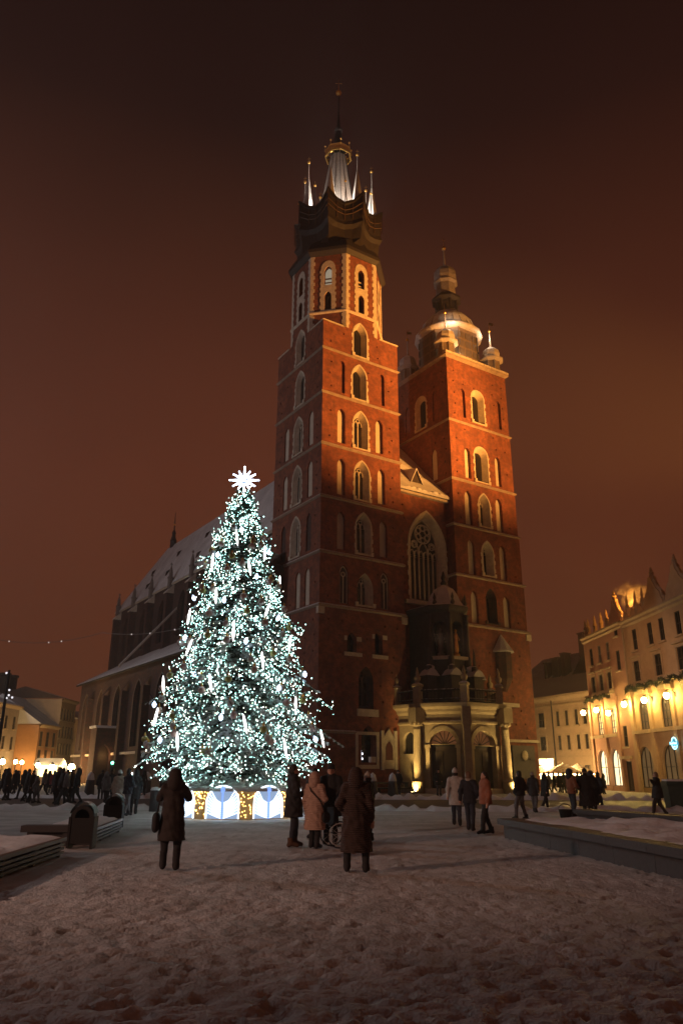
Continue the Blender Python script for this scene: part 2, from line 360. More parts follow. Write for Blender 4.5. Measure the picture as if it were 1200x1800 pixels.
# --- tower with the tall spire
def spire_tower():
    t = link('tower', None, church) if False else None
    body = MB(); kids = []
    holder = bpy.data.objects.new('tower', bpy.data.meshes.new('tower')); col.objects.link(holder); holder.parent = church
    W_ = 9.06
    lev = [(0, 15.3, .12), (15.3, 20.1, .08), (20.1, 25.33, .05), (25.33, 30.55, .02), (30.55, 35.9, 0), (35.9, 40.72, 0)]
    fW = lambda e: (lambda x, z, d: (x, d - e, z)); fN = lambda e: (lambda x, z, d: (d - e, x, z))
    for i, (z0, z1, e) in enumerate(lev):
        for side, fn in (('W', fW(e)), ('N', fN(e))):
            hs = []
            if i == 0 and side == 'W':
                for x0, x1, za, zb in ((2.75, 3.75, 11.5, 13.0), (5.7, 6.55, 11.5, 13.4)):
                    a = arch((x0+x1)/2, x1-x0, za, zb + .25, n=4); hs.append((a, .6))
                    g = MB(); g.add([fn(*p, .59) for p in a], [tuple(range(len(a)))]); g.obj('window_glass', GLASS, holder)
                    s = MB(); s.slab(fn, rect(x0-.3, x1+.55, za-.32, za), -.08, .3)
                    s.slab(fn, rect(x0-.28, x0-.02, zb-.5, zb-.1), -.05, .1); s.slab(fn, rect(x1+.02, x1+.5, zb-.5, zb-.12), -.05, .1); s.obj('window_surround', STONE_S, holder)
                hs.append(gothic_window(holder, fn, 4.72, 1.55, 6.85, 10.4, 'plain', .7, .62, 2, BRICK_D, False))
                s = MB(); s.slab(fn, rect(3.75, 5.95, 6.2, 6.8), -.12, .3); s.obj('window_surround', STONE_S, holder)
                a = arch(4.95, 1.5, 2.5, 5.5); hs.append((a, .8))
                g = MB(); g.add([fn(*p, .79) for p in a], [tuple(range(len(a)))]); g.obj('window_glass', GLASS, holder)
                s = MB(); s.band(fn, rect(3.6, 6.0, 2.0, 4.95), rect(3.85, 5.75, 2.3, 4.7), -.08, 0); s.slab(fn, rect(5.2, 5.75, 2.5, 2.95), .0, .4); s.obj('window_surround', STONE, holder)
                q = MB()                                          # small lit lattice behind the low window
                for k in range(3):
                    for j in range(4):
                        x = 4.45 + .16*k; z = 2.8 + .2*j
                        if (k + j) % 2 == 0 or k == 1: q.slab(fn, rect(x-.055, x+.055, z-.08, z+.08), .66, .70)
                q.obj('lit_lattice', mat('cool_lattice_light', (.8, .8, .85), emit=(.9, .88, 1.0), estr=2.2), holder)
            elif i == 1 and side == 'W':
                hs.append(gothic_window(holder, fn, 4.72, 1.75, 15.75, 18.75, 'plain', .7, .5, 2, STONE))
                for xc in (2.44, 6.9): hs.append(niche(holder, fn, xc, .9, 15.7, 19.2, .2, BRICK_D))
                for xc in (2.44, 6.9):                            # blind tracery in the dark niches
                    s = MB(); a = arch(xc, .86, 15.75, 19.1, n=5); s.band(fn, a, grow(a, -.07), .12, .2); s.slab(fn, rect(xc-.04, xc+.04, 15.75, 18.2), .13, .2)
                    ring = [(xc + .24*math.cos(q*math.pi/5), 18.35 + .24*math.sin(q*math.pi/5)) for q in range(10)]; s.band(fn, ring, [(xc+(x-xc)*.65, 18.35+(z-18.35)*.65) for x, z in ring], .12, .2); s.obj('tracery', STONE, holder)
            elif i == 1:
                for xc in (2.05, 3.7): hs.append(niche(holder, fn, xc, .85, 15.6, 19.0))
            elif i in (2, 3, 4):
                zb = lev[i][0]
                xc = (4.62, 4.5, 4.4)[i-2] if side == 'W' else 4.4
                hs.append(gothic_window(holder, fn, xc, 1.62, zb + .42, zb + 4.35))
                for xn in (2.15, (6.88, 6.75, 6.6)[i-2]) if side == 'W' else (2.0, 6.7):
                    hs.append(niche(holder, fn, xn, .88, zb + .5, zb + 4.1, m=PLASTER if not (side == 'N' and i == 2) else BRICK_D))
            elif i == 5:
                hs.append(gothic_window(holder, fn, 4.27, 1.62, z0 + .3, z0 + 4.1, inner=.6, trac=0))
                if side == 'W':
                    for xn in (2.25, 7.02): hs.append(niche(holder, fn, xn, .6, z0 + .45, z0 + 4.0, .28, BRICK))
            body.wall(fn, rect(-e, W_ + e, z0, z1), hs + putlogs(-e, W_ + e, z0, z1, [h[0] for h in hs]))
        body.add([(-e, W_+e, z0), (W_+e, W_+e, z0), (W_+e, W_+e, z1), (-e, W_+e, z1), (W_+e, -e, z0), (W_+e, -e, z1)], [(0, 1, 2, 3), (4, 1, 2, 5)])
        string_course(holder, -e, W_ + e, -e, W_ + e, z1)
    string_course(holder, -.12, 3.55, -.12, W_ + .12, 4.85, .22, .12)
    for x0, x1 in ((-.28, .35), (8.75, 9.34)):
        s = MB(); s.box(x0, x1, -.28, .1, 14.55, 15.15); s.obj('corner_stone', STONE_S, holder)
    # shoulders and octagon share the west and north planes
    a0 = W_*(1 - 1/math.sqrt(2)) ; a0 = W_/2 - W_/2*(math.sqrt(2) - 1); a1 = W_ - a0
    ZT, ZS, ZB = 53.0, 43.8, 40.72
    oct_ = bpy.data.objects.new('tower_octagon', bpy.data.meshes.new('tower_octagon')); col.objects.link(oct_); oct_.parent = church
    ob = MB(); r_ = random.Random(4); side_len = a1 - a0
    C = W_/2
    def face_fn(k):                                               # k-th octagon face, 0 = west, turning to the north
        an = -math.pi/2 - k*math.pi/4; nx, ny = math.cos(an), math.sin(an); tx, ty = -ny, nx
        return lambda x, z, d: (C + nx*(C - d) + tx*(x - side_len/2), C + ny*(C - d) + ty*(x - side_len/2), z)
    lit_up = mat('lit_tower_room', (.3, .28, .25), emit=(1, .86, .62), estr=.28)
    for k in range(8):
        fn = face_fn(k); hs = []; xc = side_len/2
        if k in (0, 1, 2, 7):
            top = arch(xc, .78, 49.15, 51.45, n=5, rnd=False); low = arch(xc, .72, 46.15, 48.35, n=5)
            hs = [(top, .42), (low, .42)]
            for a, m in ((top, lit_up if k == 1 else GLASS), (low, GLASS)):
                g = MB(); g.add([fn(*p, .41) for p in a], [tuple(range(len(a)))]); g.obj('window_glass', m, oct_)
            s = MB(); zs = 51.0
            L = quoin_edge(xc, 46.0, zs, .72, -1, r_, .36); Rr = [(2*xc - x, z) for x, z in quoin_edge(xc, 46.0, zs, .72, -1, r_, .36)]
            cap = [(xc - .78*math.cos(q*math.pi/10), zs + 1.15*math.sin(q*math.pi/10)**.9) for q in range(11)]
            s.wall(lambda x, z, d: fn(x, z, d - .05), L + cap + Rr[::-1], [(top, .05), (low, .05)]); s.obj('window_surround', STONE, oct_)
            gl = MB(); gl.slab(fn, rect(xc-.36, xc+.36, 50.05, 50.2), .30, .36); gl.slab(fn, rect(xc-.36, xc+.36, 49.6, 49.72), .30, .36); gl.obj('window_bar', STONE, oct_)
        if k in (0, 2):
            hw = gothic_window(oct_, fn, xc - .02, 1.6, 41.05, 44.85, inner=.6, trac=0) if False else None
        ob.wall(fn, rect(0, side_len, ZS if k not in (0, 2) else 45.2, ZT), hs)
        q = MB()                                                  # pale quoins on both sides of the arris
        for sg, x in ((1, 0), (-1, side_len)):
            z = 43.9; j = 0
            while z < ZT - .05:
                ww = .30 + (.13 if j % 2 else 0) + .05*r_.random(); z2 = min(ZT - .02, z + .36 + .1*r_.random())
                q.slab(fn, rect(min(x, x+sg*ww), max(x, x+sg*ww), z, z2), -.04, .03); z = z2; j += 1
        q.obj('quoins', STONE, oct_, kind='stuff')
    # west and north faces from the shoulder string up to the octagon windows, with their tall opening
    for side, fn in (('W', fW(0)), ('N', fN(0))):
        hw = gothic_window(oct_, fn, C - .15, 1.6, 41.02, 44.85, inner=.62, trac=0)
        ob.wall(fn, [(0, ZB), (0, ZS), (a0, ZS), (a0, 45.2), (a1, 45.2), (a1, ZS), (W_, ZS), (W_, ZB)], [hw] + putlogs(0, W_, ZB, ZS, [hw[0]]))
        b = MB()
        for x0, x1 in ((-.06, a0 - .3), (a1 + .35, W_ + .06)): b.slab(fn, rect(x0, x1, ZS - .02, ZS + .12), -.08, .6)
        b.obj('shoulder_coping', STONE_S, oct_)
    ob.add([(W_, 0, ZB), (W_, W_, ZB), (W_, W_, ZS), (W_, 0, ZS), (0, W_, ZB), (0, W_, ZS)], [(0, 1, 2, 3), (4, 1, 2, 5)])
    for sx_, sy_ in ((0, 0), (1, 0), (0, 1), (1, 1)):
        f = lambda p: (W_*sx_ + (1-2*sx_)*p[0], W_*sy_ + (1-2*sy_)*p[1], ZS)
        ob.add([f((0, 0)), f((a0, 0)), f((0, a0))], [(0, 1, 2)])
    me = ob.mesh('tower_octagon', BRICK); oct_.data = me
    rr = W_/2/math.cos(math.pi/8)
    b = MB(); b.lathe([(rr+.0, 45.72), (rr+.16, 45.84), (rr+.16, 45.95), (rr, 46.08)], 8, (C, C, 0), math.pi/8, cap=False); b.obj('string_course', STONE_S, oct_)
    holder.data = body.mesh('tower', BRICK)
    # gallery: flaring skirt, concave parapet, eight corner turrets
    gal = bpy.data.objects.new('gallery', None); 
    b = MB()
    def star(ro, ri, zo, zi, n=8):                               # octagon with hollow sides
        pts = []
        for k in range(8):
            a = k*math.pi/4
            for j in range(4):
                t = j/4; a2 = a + t*math.pi/4; bulge = 1 - (2*t - 1)**2
                pr = (ro*math.cos(math.pi/8)/math.cos(t*math.pi/4 - math.pi/8)); rad = pr*(1 - (1 - ri/ro)*bulge); pts.append((C + rad*math.cos(a2), C + rad*math.sin(a2), zo + (zi - zo)*bulge))
        return pts
    def octo(ap, z):
        out = []
        for i in range(32):
            th = i*math.pi/16; ph = (i % 4)*math.pi/16; ph = ph if ph < math.pi/8 else ph - math.pi/4; out.append((C + ap/math.cos(ph)*math.cos(th), C + ap/math.cos(ph)*math.sin(th), z))
        return out
    rings = [octo(4.6, 52.8), octo(5.0, 53.15), octo(5.02, 53.5), octo(4.45, 54.6), star(4.55, 4.25, 55.6, 55.4), star(4.75, 4.3, 57.2, 56.8)]
    b.loft(rings, True, False); b.add([(C, C, 57.3)] + rings[-1], [(0, i, i % 32 + 1) for i in range(1, 33)]); gal = b.obj('gallery', COPPER, church)
    b = MB(); rings = [star(4.55, 4.1, 56.6, 56.3), star(5.05, 4.62, 57.5, 57.0), star(4.85, 4.42, 58.1, 57.5), star(4.95, 4.45, 60.9, 59.6), star(5.15, 4.66, 61.0, 59.7), star(5.15, 4.66, 61.4, 60.0), star(4.7, 4.2, 61.4, 60.0), star(4.6, 4.1, 58.5, 58.0)]
    b.loft(rings, False, False); b.obj('parapet', COPPER, gal)
    timber = mat('gallery_timber', (.13, .075, .045), (.08, .05, .035), 5, .7)
    for k in range(8):                                            # panels and posts on the parapet sides
        p = star(5.0, 4.53, 58.3, 57.7); q = star(5.06, 4.56, 60.8, 59.6); b = MB()
        for j in range(5):
            a = [k*4 + min(j, 3)]; i = (k*4 + j) % 32
            b.tube([p[i], q[i]], .06, 4)
        for lift in (.35, .65):
            b.tube([tuple(np.array(p[(k*4+j) % 32])*(1-lift) + np.array(q[(k*4+j) % 32])*lift) for j in range(5)], .05, 4)
        b.obj('parapet_rail', timber, gal)
    # turrets with cone caps and gilded balls
    def turret(x, y, zb, zt, r, tip, m):
        b = MB(); b.lathe([(r*1.05, zb), (r*1.15, zb + .05), (r*.95, zb + .3), (r*.16, zt)], 8, (x, y, 0), math.pi/8); b.tube([(x, y, zt-.1), (x, y, tip)], [.055, .035], 5); o = b.obj('pinnacle', m, church)
        g = MB(); g.ball((x, y, tip), .19, 8, 6); g.tube([(x, y, tip), (x, y, tip + .75)], .02, 4); g.tube([(x-.14, y+.1, tip+.52), (x+.14, y-.1, tip+.52)], .02, 4); g.obj('gilded_ball', GOLD, o, True)
    pale = mat('pale_tin', (.50, .47, .44), (.38, .35, .33), 4, .45, .15, 10)
    for k in range(8):
        a = k*math.pi/4; x, y = C + 3.95*math.cos(a), C + 3.95*math.sin(a)
        turret(x, y, 60.5, 64.9, .66, 67.3, pale); b = MB(); b.lathe([(.7, 58.5), (.7, 60.52)], 8, (x, y, 0), math.pi/8); b.obj('turret_drum', COPPER, gal)
        a2 = a + math.pi/8; b = MB(); x, y = C + 4.45*math.cos(a2), C + 4.45*math.sin(a2)
        b.tube([(x, y, 59.6), (x, y, 62.6)], [.07, .03], 5); o = b.obj('pinnacle', COPPER, church); g = MB(); g.ball((x, y, 62.65), .15, 8, 5); g.tube([(x, y, 62.6), (x, y, 63.2)], .02, 4); g.obj('gilded_ball', GOLD, o, True)
    # main spire
    b = MB(); N = 16
    prof = [(2.9, 57.5), (2.45, 59.5), (2.1, 61.8), (1.5, 66), (.92, 70.1)]
    rings = [[(C + r*(1 if i % 2 else .93)*math.cos(2*math.pi*i/N), C + r*(1 if i % 2 else .93)*math.sin(2*math.pi*i/N), z) for i in range(N)] for r, z in prof]
    b.loft(rings); sp = b.obj('spire', LEAD, church)
    b = MB(); 
    for i in range(N):
        b.tube([(C + (r+.02)*(1 if i % 2 else .93)*math.cos(2*math.pi*i/N), C + (r+.02)*(1 if i % 2 else .93)*math.sin(2*math.pi*i/N), z) for r, z in prof], [.05, .05, .045, .04, .03], 4)
    b.obj('seams', COPPER, sp)
    b = MB(); b.lathe([(1.46, 70.0), (1.58, 70.0), (1.60, 70.28), (1.52, 70.34), (1.58, 70.72), (1.62, 70.9), (1.46, 70.9)], 8, (C, C, 0), math.pi/8, cap=False)
    for k in range(8):
        a = math.pi/8 + k*math.pi/4; x, y = C + 1.56*math.cos(a), C + 1.56*math.sin(a); b.tube([(x, y, 70.8), (x, y, 71.4)], [.10, .03], 5); b.ball((x, y, 71.5), .13, 6, 4); b.tube([(C + .8*math.cos(a), C + .8*math.sin(a), 70.2), (x, y, 70.2)], .05, 4)
    b.obj('crown_ring', GOLD, sp)
    b = MB(); b.lathe([(.86, 70.1), (.8, 71.0), (.62, 72.0), (.42, 73.6), (.36, 73.9), (.5, 74.1), (.5, 74.35), (.22, 74.7), (.11, 76.9), (.16, 77), (.08, 77.1), (.05, 80)], 10, (C, C, 0)); b.obj('spire_tip', COPPER, sp)
    b = MB(); b.ball((C, C, 80.2), .36, 10, 8); b.tube([(C, C, 80.4), (C, C, 82.3)], .035, 5); b.tube([(C-.35, C+.2, 81.7), (C+.35, C-.2, 81.7)], .03, 5); b.obj('gilded_ball', GOLD, sp, True)
    for k, pw in ((0, 60), (2, 120), (4, 160), (5, 160), (6, 190), (7, 160)):                       # small white lamps standing inside the gallery
        a = math.pi/8 + k*math.pi/4; p = ch(C + 3.45*math.cos(a), C + 3.45*math.sin(a), 59.4); lamp('gallery_lamp', 'POINT', p, pw*16, (1, .88, .74), radius=.12)
spire_tower()

# --- lower tower with the baroque cap
def cap_tower():
    holder = bpy.data.objects.new('tower', bpy.data.meshes.new('tower')); col.objects.link(holder); holder.parent = church
    U0, U1, V1 = 15.85, 24.75, 8.9; body = MB()
    lev = [(0, 15.28, .30), (15.28, 20.22, .22), (20.22, 25.5, .15), (25.5, 30.52, .08), (30.52, 37.32, .04), (37.32, 45.0, 0)]
    for i, (z0, z1, e) in enumerate(lev):
        for side in 'WN':
            fn = (lambda x, z, d, e=e: (x, d - e, z)) if side == 'W' else (lambda x, z, d, e=e: (U0 - e + d, x, z)); hs = []
            if side == 'W':
                if i == 5:
                    hs.append(gothic_window(holder, fn, 20.18, 1.75, z0 + .6, z0 + 4.55, inner=.62, trac=0, rnd=True))
                    for xn in (17.95, 23.3): hs.append(niche(holder, fn, xn, .75, z0 + .75, z0 + 4.3, .3, BRICK))
                elif i == 4:
                    hs.append(gothic_window(holder, fn, 20.12, 1.85, z0 + .42, z0 + 4.45, inner=.62, trac=0, rnd=True))
                    for xn in (18.15, 22.55): hs.append(niche(holder, fn, xn, .82, z0 + .5, z0 + 4.0))
                elif i in (1, 2, 3):
                    hs.append(gothic_window(holder, fn, 20.12, 1.5, z0 + .45, z0 + 4.1, 'splay' if i > 1 else 'plain', .8, .58, 2, STONE if i > 1 else BRICK_D))
                    for xn in (17.85, 22.25): hs.append(niche(holder, fn, xn, .95, z0 + .3, z0 + (4.05 if i > 1 else 3.6)))
            else:
                if i == 5:
                    hs.append(gothic_window(holder, fn, 4.6, 1.75, z0 + .6, z0 + 4.55, inner=.62, trac=0, rnd=True))
                    for xn in (2.2, 7.0): hs.append(niche(holder, fn, xn, .75, z0 + .75, z0 + 4.3, .3, BRICK))
                elif i == 4: hs.append(niche(holder, fn, 2.6, .85, z0 + .6, z0 + 4.2))
            xa, xb = (U0 - e, U1 + e) if side == 'W' else (-e, V1 + e)
            body.wall(fn, rect(xa, xb, z0, z1), hs + putlogs(xa, xb, z0, z1, [h[0] for h in hs]))
        body.add([(U1+e, -e, z0), (U1+e, V1, z0), (U1+e, V1, z1), (U1+e, -e, z1), (U0-e, V1, z0), (U0-e, V1, z1)], [(0, 1, 2, 3), (4, 1, 2, 5)])
        if i < 5: string_course(holder, U0 - e, U1 + e, -e, V1, z1)
    b = MB(); b.box(24.6, 25.25, -.45, .2, 14.5, 15.1); b.obj('corner_stone', STONE_S, holder)
    holder.data = body.mesh('tower', BRICK)
    string_course(holder, U0, U1, 0, V1, 45.15, .5, .32)
    s = MB(); x = U0 - .3
    while x < U1 + .25:                                           # blocks of the top coping
        L_ = .7 + .5*rng.random(); s.box(x, min(U1 + .3, x + L_ - .05), -.36, .25, 45.34, 45.52 + .06*rng.random()); x += L_
    s.obj('coping_blocks', STONE_S, holder, kind='stuff')
    b = MB(); b.box(U0, U1, 0, V1, 45.2, 45.3); b.obj('tower_deck', LEAD_D, holder)
    cx, cy_ = 20.35, 4.45; q8 = math.pi/8
    tim = mat('weathered_timber', (.22, .16, .11), (.14, .10, .075), 4, .75)
    b = MB(); b.lathe([(3.65, 45.25), (3.6, 50.3), (3.75, 50.6)], 8, (cx, cy_, 0), q8); dr = b.obj('drum', tim, church)
    for k in range(8):
        a = q8*2*k; b = MB(); r0 = 3.64*math.cos(q8)
        for zz in (46.2, 47.3, 48.4, 49.5): 
            for d in (-1.1, 0, 1.1):
                X = [(cx + (r0+.03)*math.cos(a) - (d+o)*math.sin(a), cy_ + (r0+.03)*math.sin(a) + (d+o)*math.cos(a)) for o in (-.45, .45)]
                b.add([(*X[0], zz-.42), (*X[1], zz-.42), (*X[1], zz+.42), (*X[0], zz+.42)], [(0, 1, 2, 3)])
        b.obj('drum_panels', mat('dark_drum_panel', (.13, .10, .08), (.09, .07, .055), 4, .7), dr, kind='stuff')
    b = MB(); b.lathe([(3.6, 50.4), (4.05, 50.75), (4.02, 51.0), (3.5, 51.3), (3.3, 51.8), (3.05, 52.6), (2.45, 53.4), (1.6, 53.95), (1.55, 54.2)], 16, (cx, cy_, 0), q8); do = b.obj('dome', mat('snowy_dome_lead', (.62, .58, .54), (.46, .42, .39), 3, .6, .2, 10, snow=.8, snow_lo=.3), church, True)
    b = MB()
    for k in range(24):
        a = 2*math.pi*k/24; pr = [(3.45, 51.3), (3.15, 51.85), (2.85, 52.62), (2.25, 53.42), (1.6, 53.92)]
        s_ = 1.03
        b.tube([(cx + (r*s_+.02)*math.cos(a), cy_ + (r*s_+.02)*math.sin(a), z) for r, z in pr], .045, 4)
    b.obj('seams', LEAD_D, do)
    b = MB()
    for k in range(8):
        a = q8 + k*math.pi/4; x, y = cx + 1.32*math.cos(a), cy_ + 1.32*math.sin(a); b.tube([(x, y, 54.1), (x, y, 56.2)], [.17, .13], 6)
    b.lathe([(1.5, 54.1), (1.5, 54.5), (1.4, 54.5)], 8, (cx, cy_, 0), q8); b.lathe([(1.3, 55.9), (1.85, 56.15), (1.8, 56.4), (1.35, 56.9)], 8, (cx, cy_, 0), q8); b.lathe([(.45, 54.1), (.45, 56)], 8, (cx, cy_, 0)); b.obj('lantern', COPPER, church)
    b = MB(); b.lathe([(1.2, 56.8), (1.28, 57.1), (1.2, 58.5), (1.55, 58.75), (1.5, 58.95), (1.3, 59.1), (1.46, 59.6), (1.42, 60.2), (1.1, 60.8), (.35, 61.15), (.16, 61.4), (.09, 64)], 8, (cx, cy_, 0), q8); on = b.obj('onion_cap', LEAD_D, church)
    g = MB(); g.ball((cx, cy_, 64.15), .3, 8, 6); g.tube([(cx, cy_, 64.2), (cx, cy_, 65.9)], .03, 4); g.tube([(cx-.25, cy_, 65.4), (cx+.25, cy_, 65.4)], .025, 4); g.obj('gilded_ball', GOLD, on, True)
    for k, (x, y) in enumerate(((16.85, 1.0), (23.8, 1.0), (16.85, 7.9), (23.8, 7.9))):
        b = MB(); b.lathe([(.95, 45.25), (.9, 47.1), (1.0, 47.2)], 8, (x, y, 0), q8); tu = b.obj('corner_turret', tim, church)
        b = MB(); b.lathe([(.95, 47.1), (1.42, 47.3), (1.40, 47.45), (1.05, 47.65), (1.08, 48.1), (.95, 48.6), (.55, 49.0), (.12, 49.15), (.06, 51.4)], 8, (x, y, 0), q8); b.obj('turret_cap', LEAD, tu)
        b = MB()
        for j in range(8):
            a = q8 + j*math.pi/4; b.tube([(x + .95*math.cos(a), y + .95*math.sin(a), 45.3), (x + .92*math.cos(a), y + .92*math.sin(a), 47.1)], .08, 4)
        b.obj('turret_post', LEAD_D, tu)
        g = MB(); g.ball((x, y, 51.45), .2, 8, 6); g.tube([(x, y, 51.4), (x, y, 52.7)], .025, 4)
        if k in (1, 2): g.add([(x, y, 52.3), (x+.55, y-.2, 52.3), (x+.5, y-.2, 52.6), (x, y, 52.65), (x, y+.03, 52.3), (x+.55, y-.17, 52.3), (x+.5, y-.17, 52.6), (x, y+.03, 52.65)], [(0,1,2,3), (4,5,6,7), (0,1,5,4), (3,2,6,7), (1,2,6,5)])
        g.obj('gilded_ball', GOLD, tu, True)
    lamp('tower_cap_light', 'POINT', ch(17.6, .6, 50.4), 150, (1, .74, .50), radius=.1); lamp('tower_cap_light', 'POINT', ch(23.2, .6, 50.4), 150, (1, .70, .44), radius=.1); lamp('tower_cap_light', 'POINT', ch(18.6, .55, 46.2), 90, (1, .72, .38), radius=.1)     # first two float unseen, added to brighten the dome; last: spot by corner turret
    # little oriel with a snowy cone cap low on the west face
    b = MB(); b.lathe([(.3, 9.2), (.95, 10.4), (.95, 13.0)], 8, (21.0, -.35, 0), q8); o = b.obj('oriel', BRICK_D, church)
    b = MB(); b.lathe([(1.2, 12.95), (1.15, 13.1), (.05, 14.75)], 10, (21.0, -.35, 0)); b.obj('oriel_cap', SNOWROOF, o)
    b = MB(); b.box(20.0, 22.6, -.7, 0, 7.75, 8.1); b.box(20.5, 21.6, -.55, 0, 7.3, 7.75); b.obj('oriel_bracket', STONE_S, o)
    s = MB(); s.box(20.5, 25.15, -.5, -.2, 4.5, 4.75); s.obj('string_course', STONE_S, holder)
    # stone epitaph panel
    s = MB(); s.box(21.4, 24.4, -.5, -.2, 1.2, 4.2); s.box(21.3, 22.0, -.62, -.2, 2.9, 3.05); s.box(23.6, 24.4, -.62, -.2, 2.9, 3.05); s.box(21.3, 22.1, -.62, -.2, 1.6, 1.75); s.obj('epitaph', mat('dark_stone', (.10, .09, .085), (.07, .06, .06), 4, .7, .3, 14, snow=.9, snow_lo=.6), church)
    s = MB(); s.ball((22.9, -.62, 3.3), .42, 10, 7, (1, .35, 1.1)); s.obj('relief_medallion', STONE, church)
cap_tower()

# --- west wall between the towers, nave, aisle
def rosette(t, fn, xc, zc, r, d0, d1, w=.10, lobes=6):
    ring = [(xc + r*math.cos(q*math.pi/12), zc + r*math.sin(q*math.pi/12)) for q in range(24)]
    t.band(fn, ring, [(xc+(x-xc)*(1-w/r), zc+(z-zc)*(1-w/r)) for x, z in ring], d0, d1)
    for k in range(lobes):
        a = math.pi/2 + 2*math.pi*k/lobes; x, z = xc + r*.62*math.cos(a), zc + r*.62*math.sin(a)
        lr = [(x + r*.33*math.cos(q*math.pi/6), z + r*.33*math.sin(q*math.pi/6)) for q in range(12)]
        t.band(fn, lr, [(x+(a_-x)*.72, z+(b_-z)*.72) for a_, b_ in lr], d0, d1)
def middle_front():
    o = bpy.data.objects.new('nave_front', bpy.data.meshes.new('nave_front')); col.objects.link(o); o.parent = church
    fn = lambda x, z, d: (x, 1.0 + d, z); O = arch(13.05, 4.5, 17.2, 26.5); b = MB()
    b.wall(fn, rect(8.9, 16.0, 0, 28), [(O, 0)] + putlogs(9.2, 15.8, 6, 28, [O])); o.data = b.mesh('nave_front', BRICK)
    I = arch(13.05, 3.5, 17.6, 25.9); n = len(O); s = MB(); r_ = random.Random(3)
    s.add([fn(*p, -.04) for p in O] + [fn(*p, .75) for p in I], [(i, (i+1) % n, n+(i+1) % n, n+i) for i in range(n)])
    zs = O[1][1]
    for sg in (-1, 1):
        q = quoin_edge(0, 17.2, zs, .16, 1, r_, .5)
        for i in range(0, len(q), 2):
            x0, x1 = 13.05 + sg*2.25, 13.05 + sg*(2.25 + q[i][0]); s.slab(fn, rect(min(x0, x1), max(x0, x1), q[i][1], q[i+1][1]), -.05, .02)
    A = O[1:-1]; G = [(x, max(z, zs)) for x, z in grow(A, .22)]; m = len(A)
    s.add([fn(*p, -.05) for p in G] + [fn(*p, -.05) for p in A] + [fn(*p, .02) for p in G], [(i, i+1, m+i+1, m+i) for i in range(m-1)] + [(i, 2*m+i, 2*m+i+1, i+1) for i in range(m-1)])
    s.slab(fn, rect(10.0, 16.0, 16.85, 17.2), -.35, .4); s.obj('window_surround', STONE_S, o)
    g = MB(); g.add([fn(*p, .80) for p in I], [tuple(range(n))]); g.obj('window_glass', mat('leaded_glass', (.02, .019, .02), (.035, .03, .028), 8, .35, .3, 40), o)
    t = MB(); d0, d1 = .62, .78
    for k in range(1, 6):
        x = 13.05 - 1.75 + 3.5*k/6; t.slab(fn, rect(x-.06, x+.06, 17.6, 22.4 if k % 2 else 22.9), d0, d1)
    for k in range(6):
        x = 13.05 - 1.75 + 3.5*(k+.5)/6; a = arch(x, .56, 21.8, 22.6, n=4); t.band(fn, a, grow(a, -.08), d0, d1)
    for k in range(3):
        x = 13.05 - 1.75 + 3.5*(k*2+1)/6; a = arch(x, 1.16, 22.0, 23.5, n=5); t.band(fn, a, grow(a, -.09), d0, d1)
    rosette(t, fn, 13.05, 24.35, 1.02, d0, d1, .1, 6); rosette(t, fn, 11.95, 23.2, .4, d0, d1, .07, 3); rosette(t, fn, 14.15, 23.2, .4, d0, d1, .07, 3)
    a = arch(13.05, 3.5, 17.6, 25.9); t.band(fn, a, grow(a, -.1), d0, d1); t.obj('tracery', STONE, o)
    b = MB(); b.box(9.1, 15.85, .55, 1.05, 27.95, 28.2); b.obj('eaves_cornice', STONE_S, o)
    # snowy roof sloping up to the nave ridge, with a dormer
    b = MB(); b.add([(9.0, .35, 28.2), (15.95, .35, 28.2), (15.95, 9.6, 38.0), (9.0, 9.6, 38.0), (9.0, .35, 28.45), (15.95, .35, 28.45), (15.95, 9.6, 38.25), (9.0, 9.6, 38.25)], [(0,1,2,3), (4,5,6,7), (0,1,5,4), (1,2,6,5), (0,3,7,4)])
    rf = b.obj('front_roof', SNOWROOF, church)
    b = MB(); b.add([(11.7, 1.6, 29.6), (13.0, 1.6, 29.6), (12.35, 1.6, 31.1), (11.7, 3.4, 31.4), (13.0, 3.4, 31.4), (12.35, 3.4, 31.5)], [(0,1,2), (0,2,5,3), (1,4,5,2)]); d = b.obj('dormer', WOOD, rf)
    b = MB(); b.add([(11.5, 1.4, 29.55), (12.35, 1.4, 31.35), (12.35, 3.6, 31.9), (11.5, 3.6, 31.6), (13.2, 1.4, 29.55), (13.2, 3.6, 31.6), (11.5, 1.4, 29.4), (12.35, 1.4, 31.2), (13.2, 1.4, 29.4)], [(0,1,2,3), (4,5,2,1), (0,6,7,1), (1,7,8,4)]); b.obj('dormer_roof', SNOWROOF, rf)
    l = MB(); r_ = random.Random(9); x = 9.3
    while x < 15.8: l.ball((x, .45 + .25*r_.random(), 28.5 + .1*r_.random()), .18 + .16*r_.random(), 6, 4, (1.5, 1, .7)); x += .3
    l.obj('eaves_snow', SNOW, rf, True, kind='stuff')
    # twin lean-to piece against the lower tower
    b = MB(); b.add([(14.6, 3.0, 31.1), (15.9, 3.0, 31.1), (15.9, 3.0, 32.3)], [(0, 1, 2)]); 
middle_front()

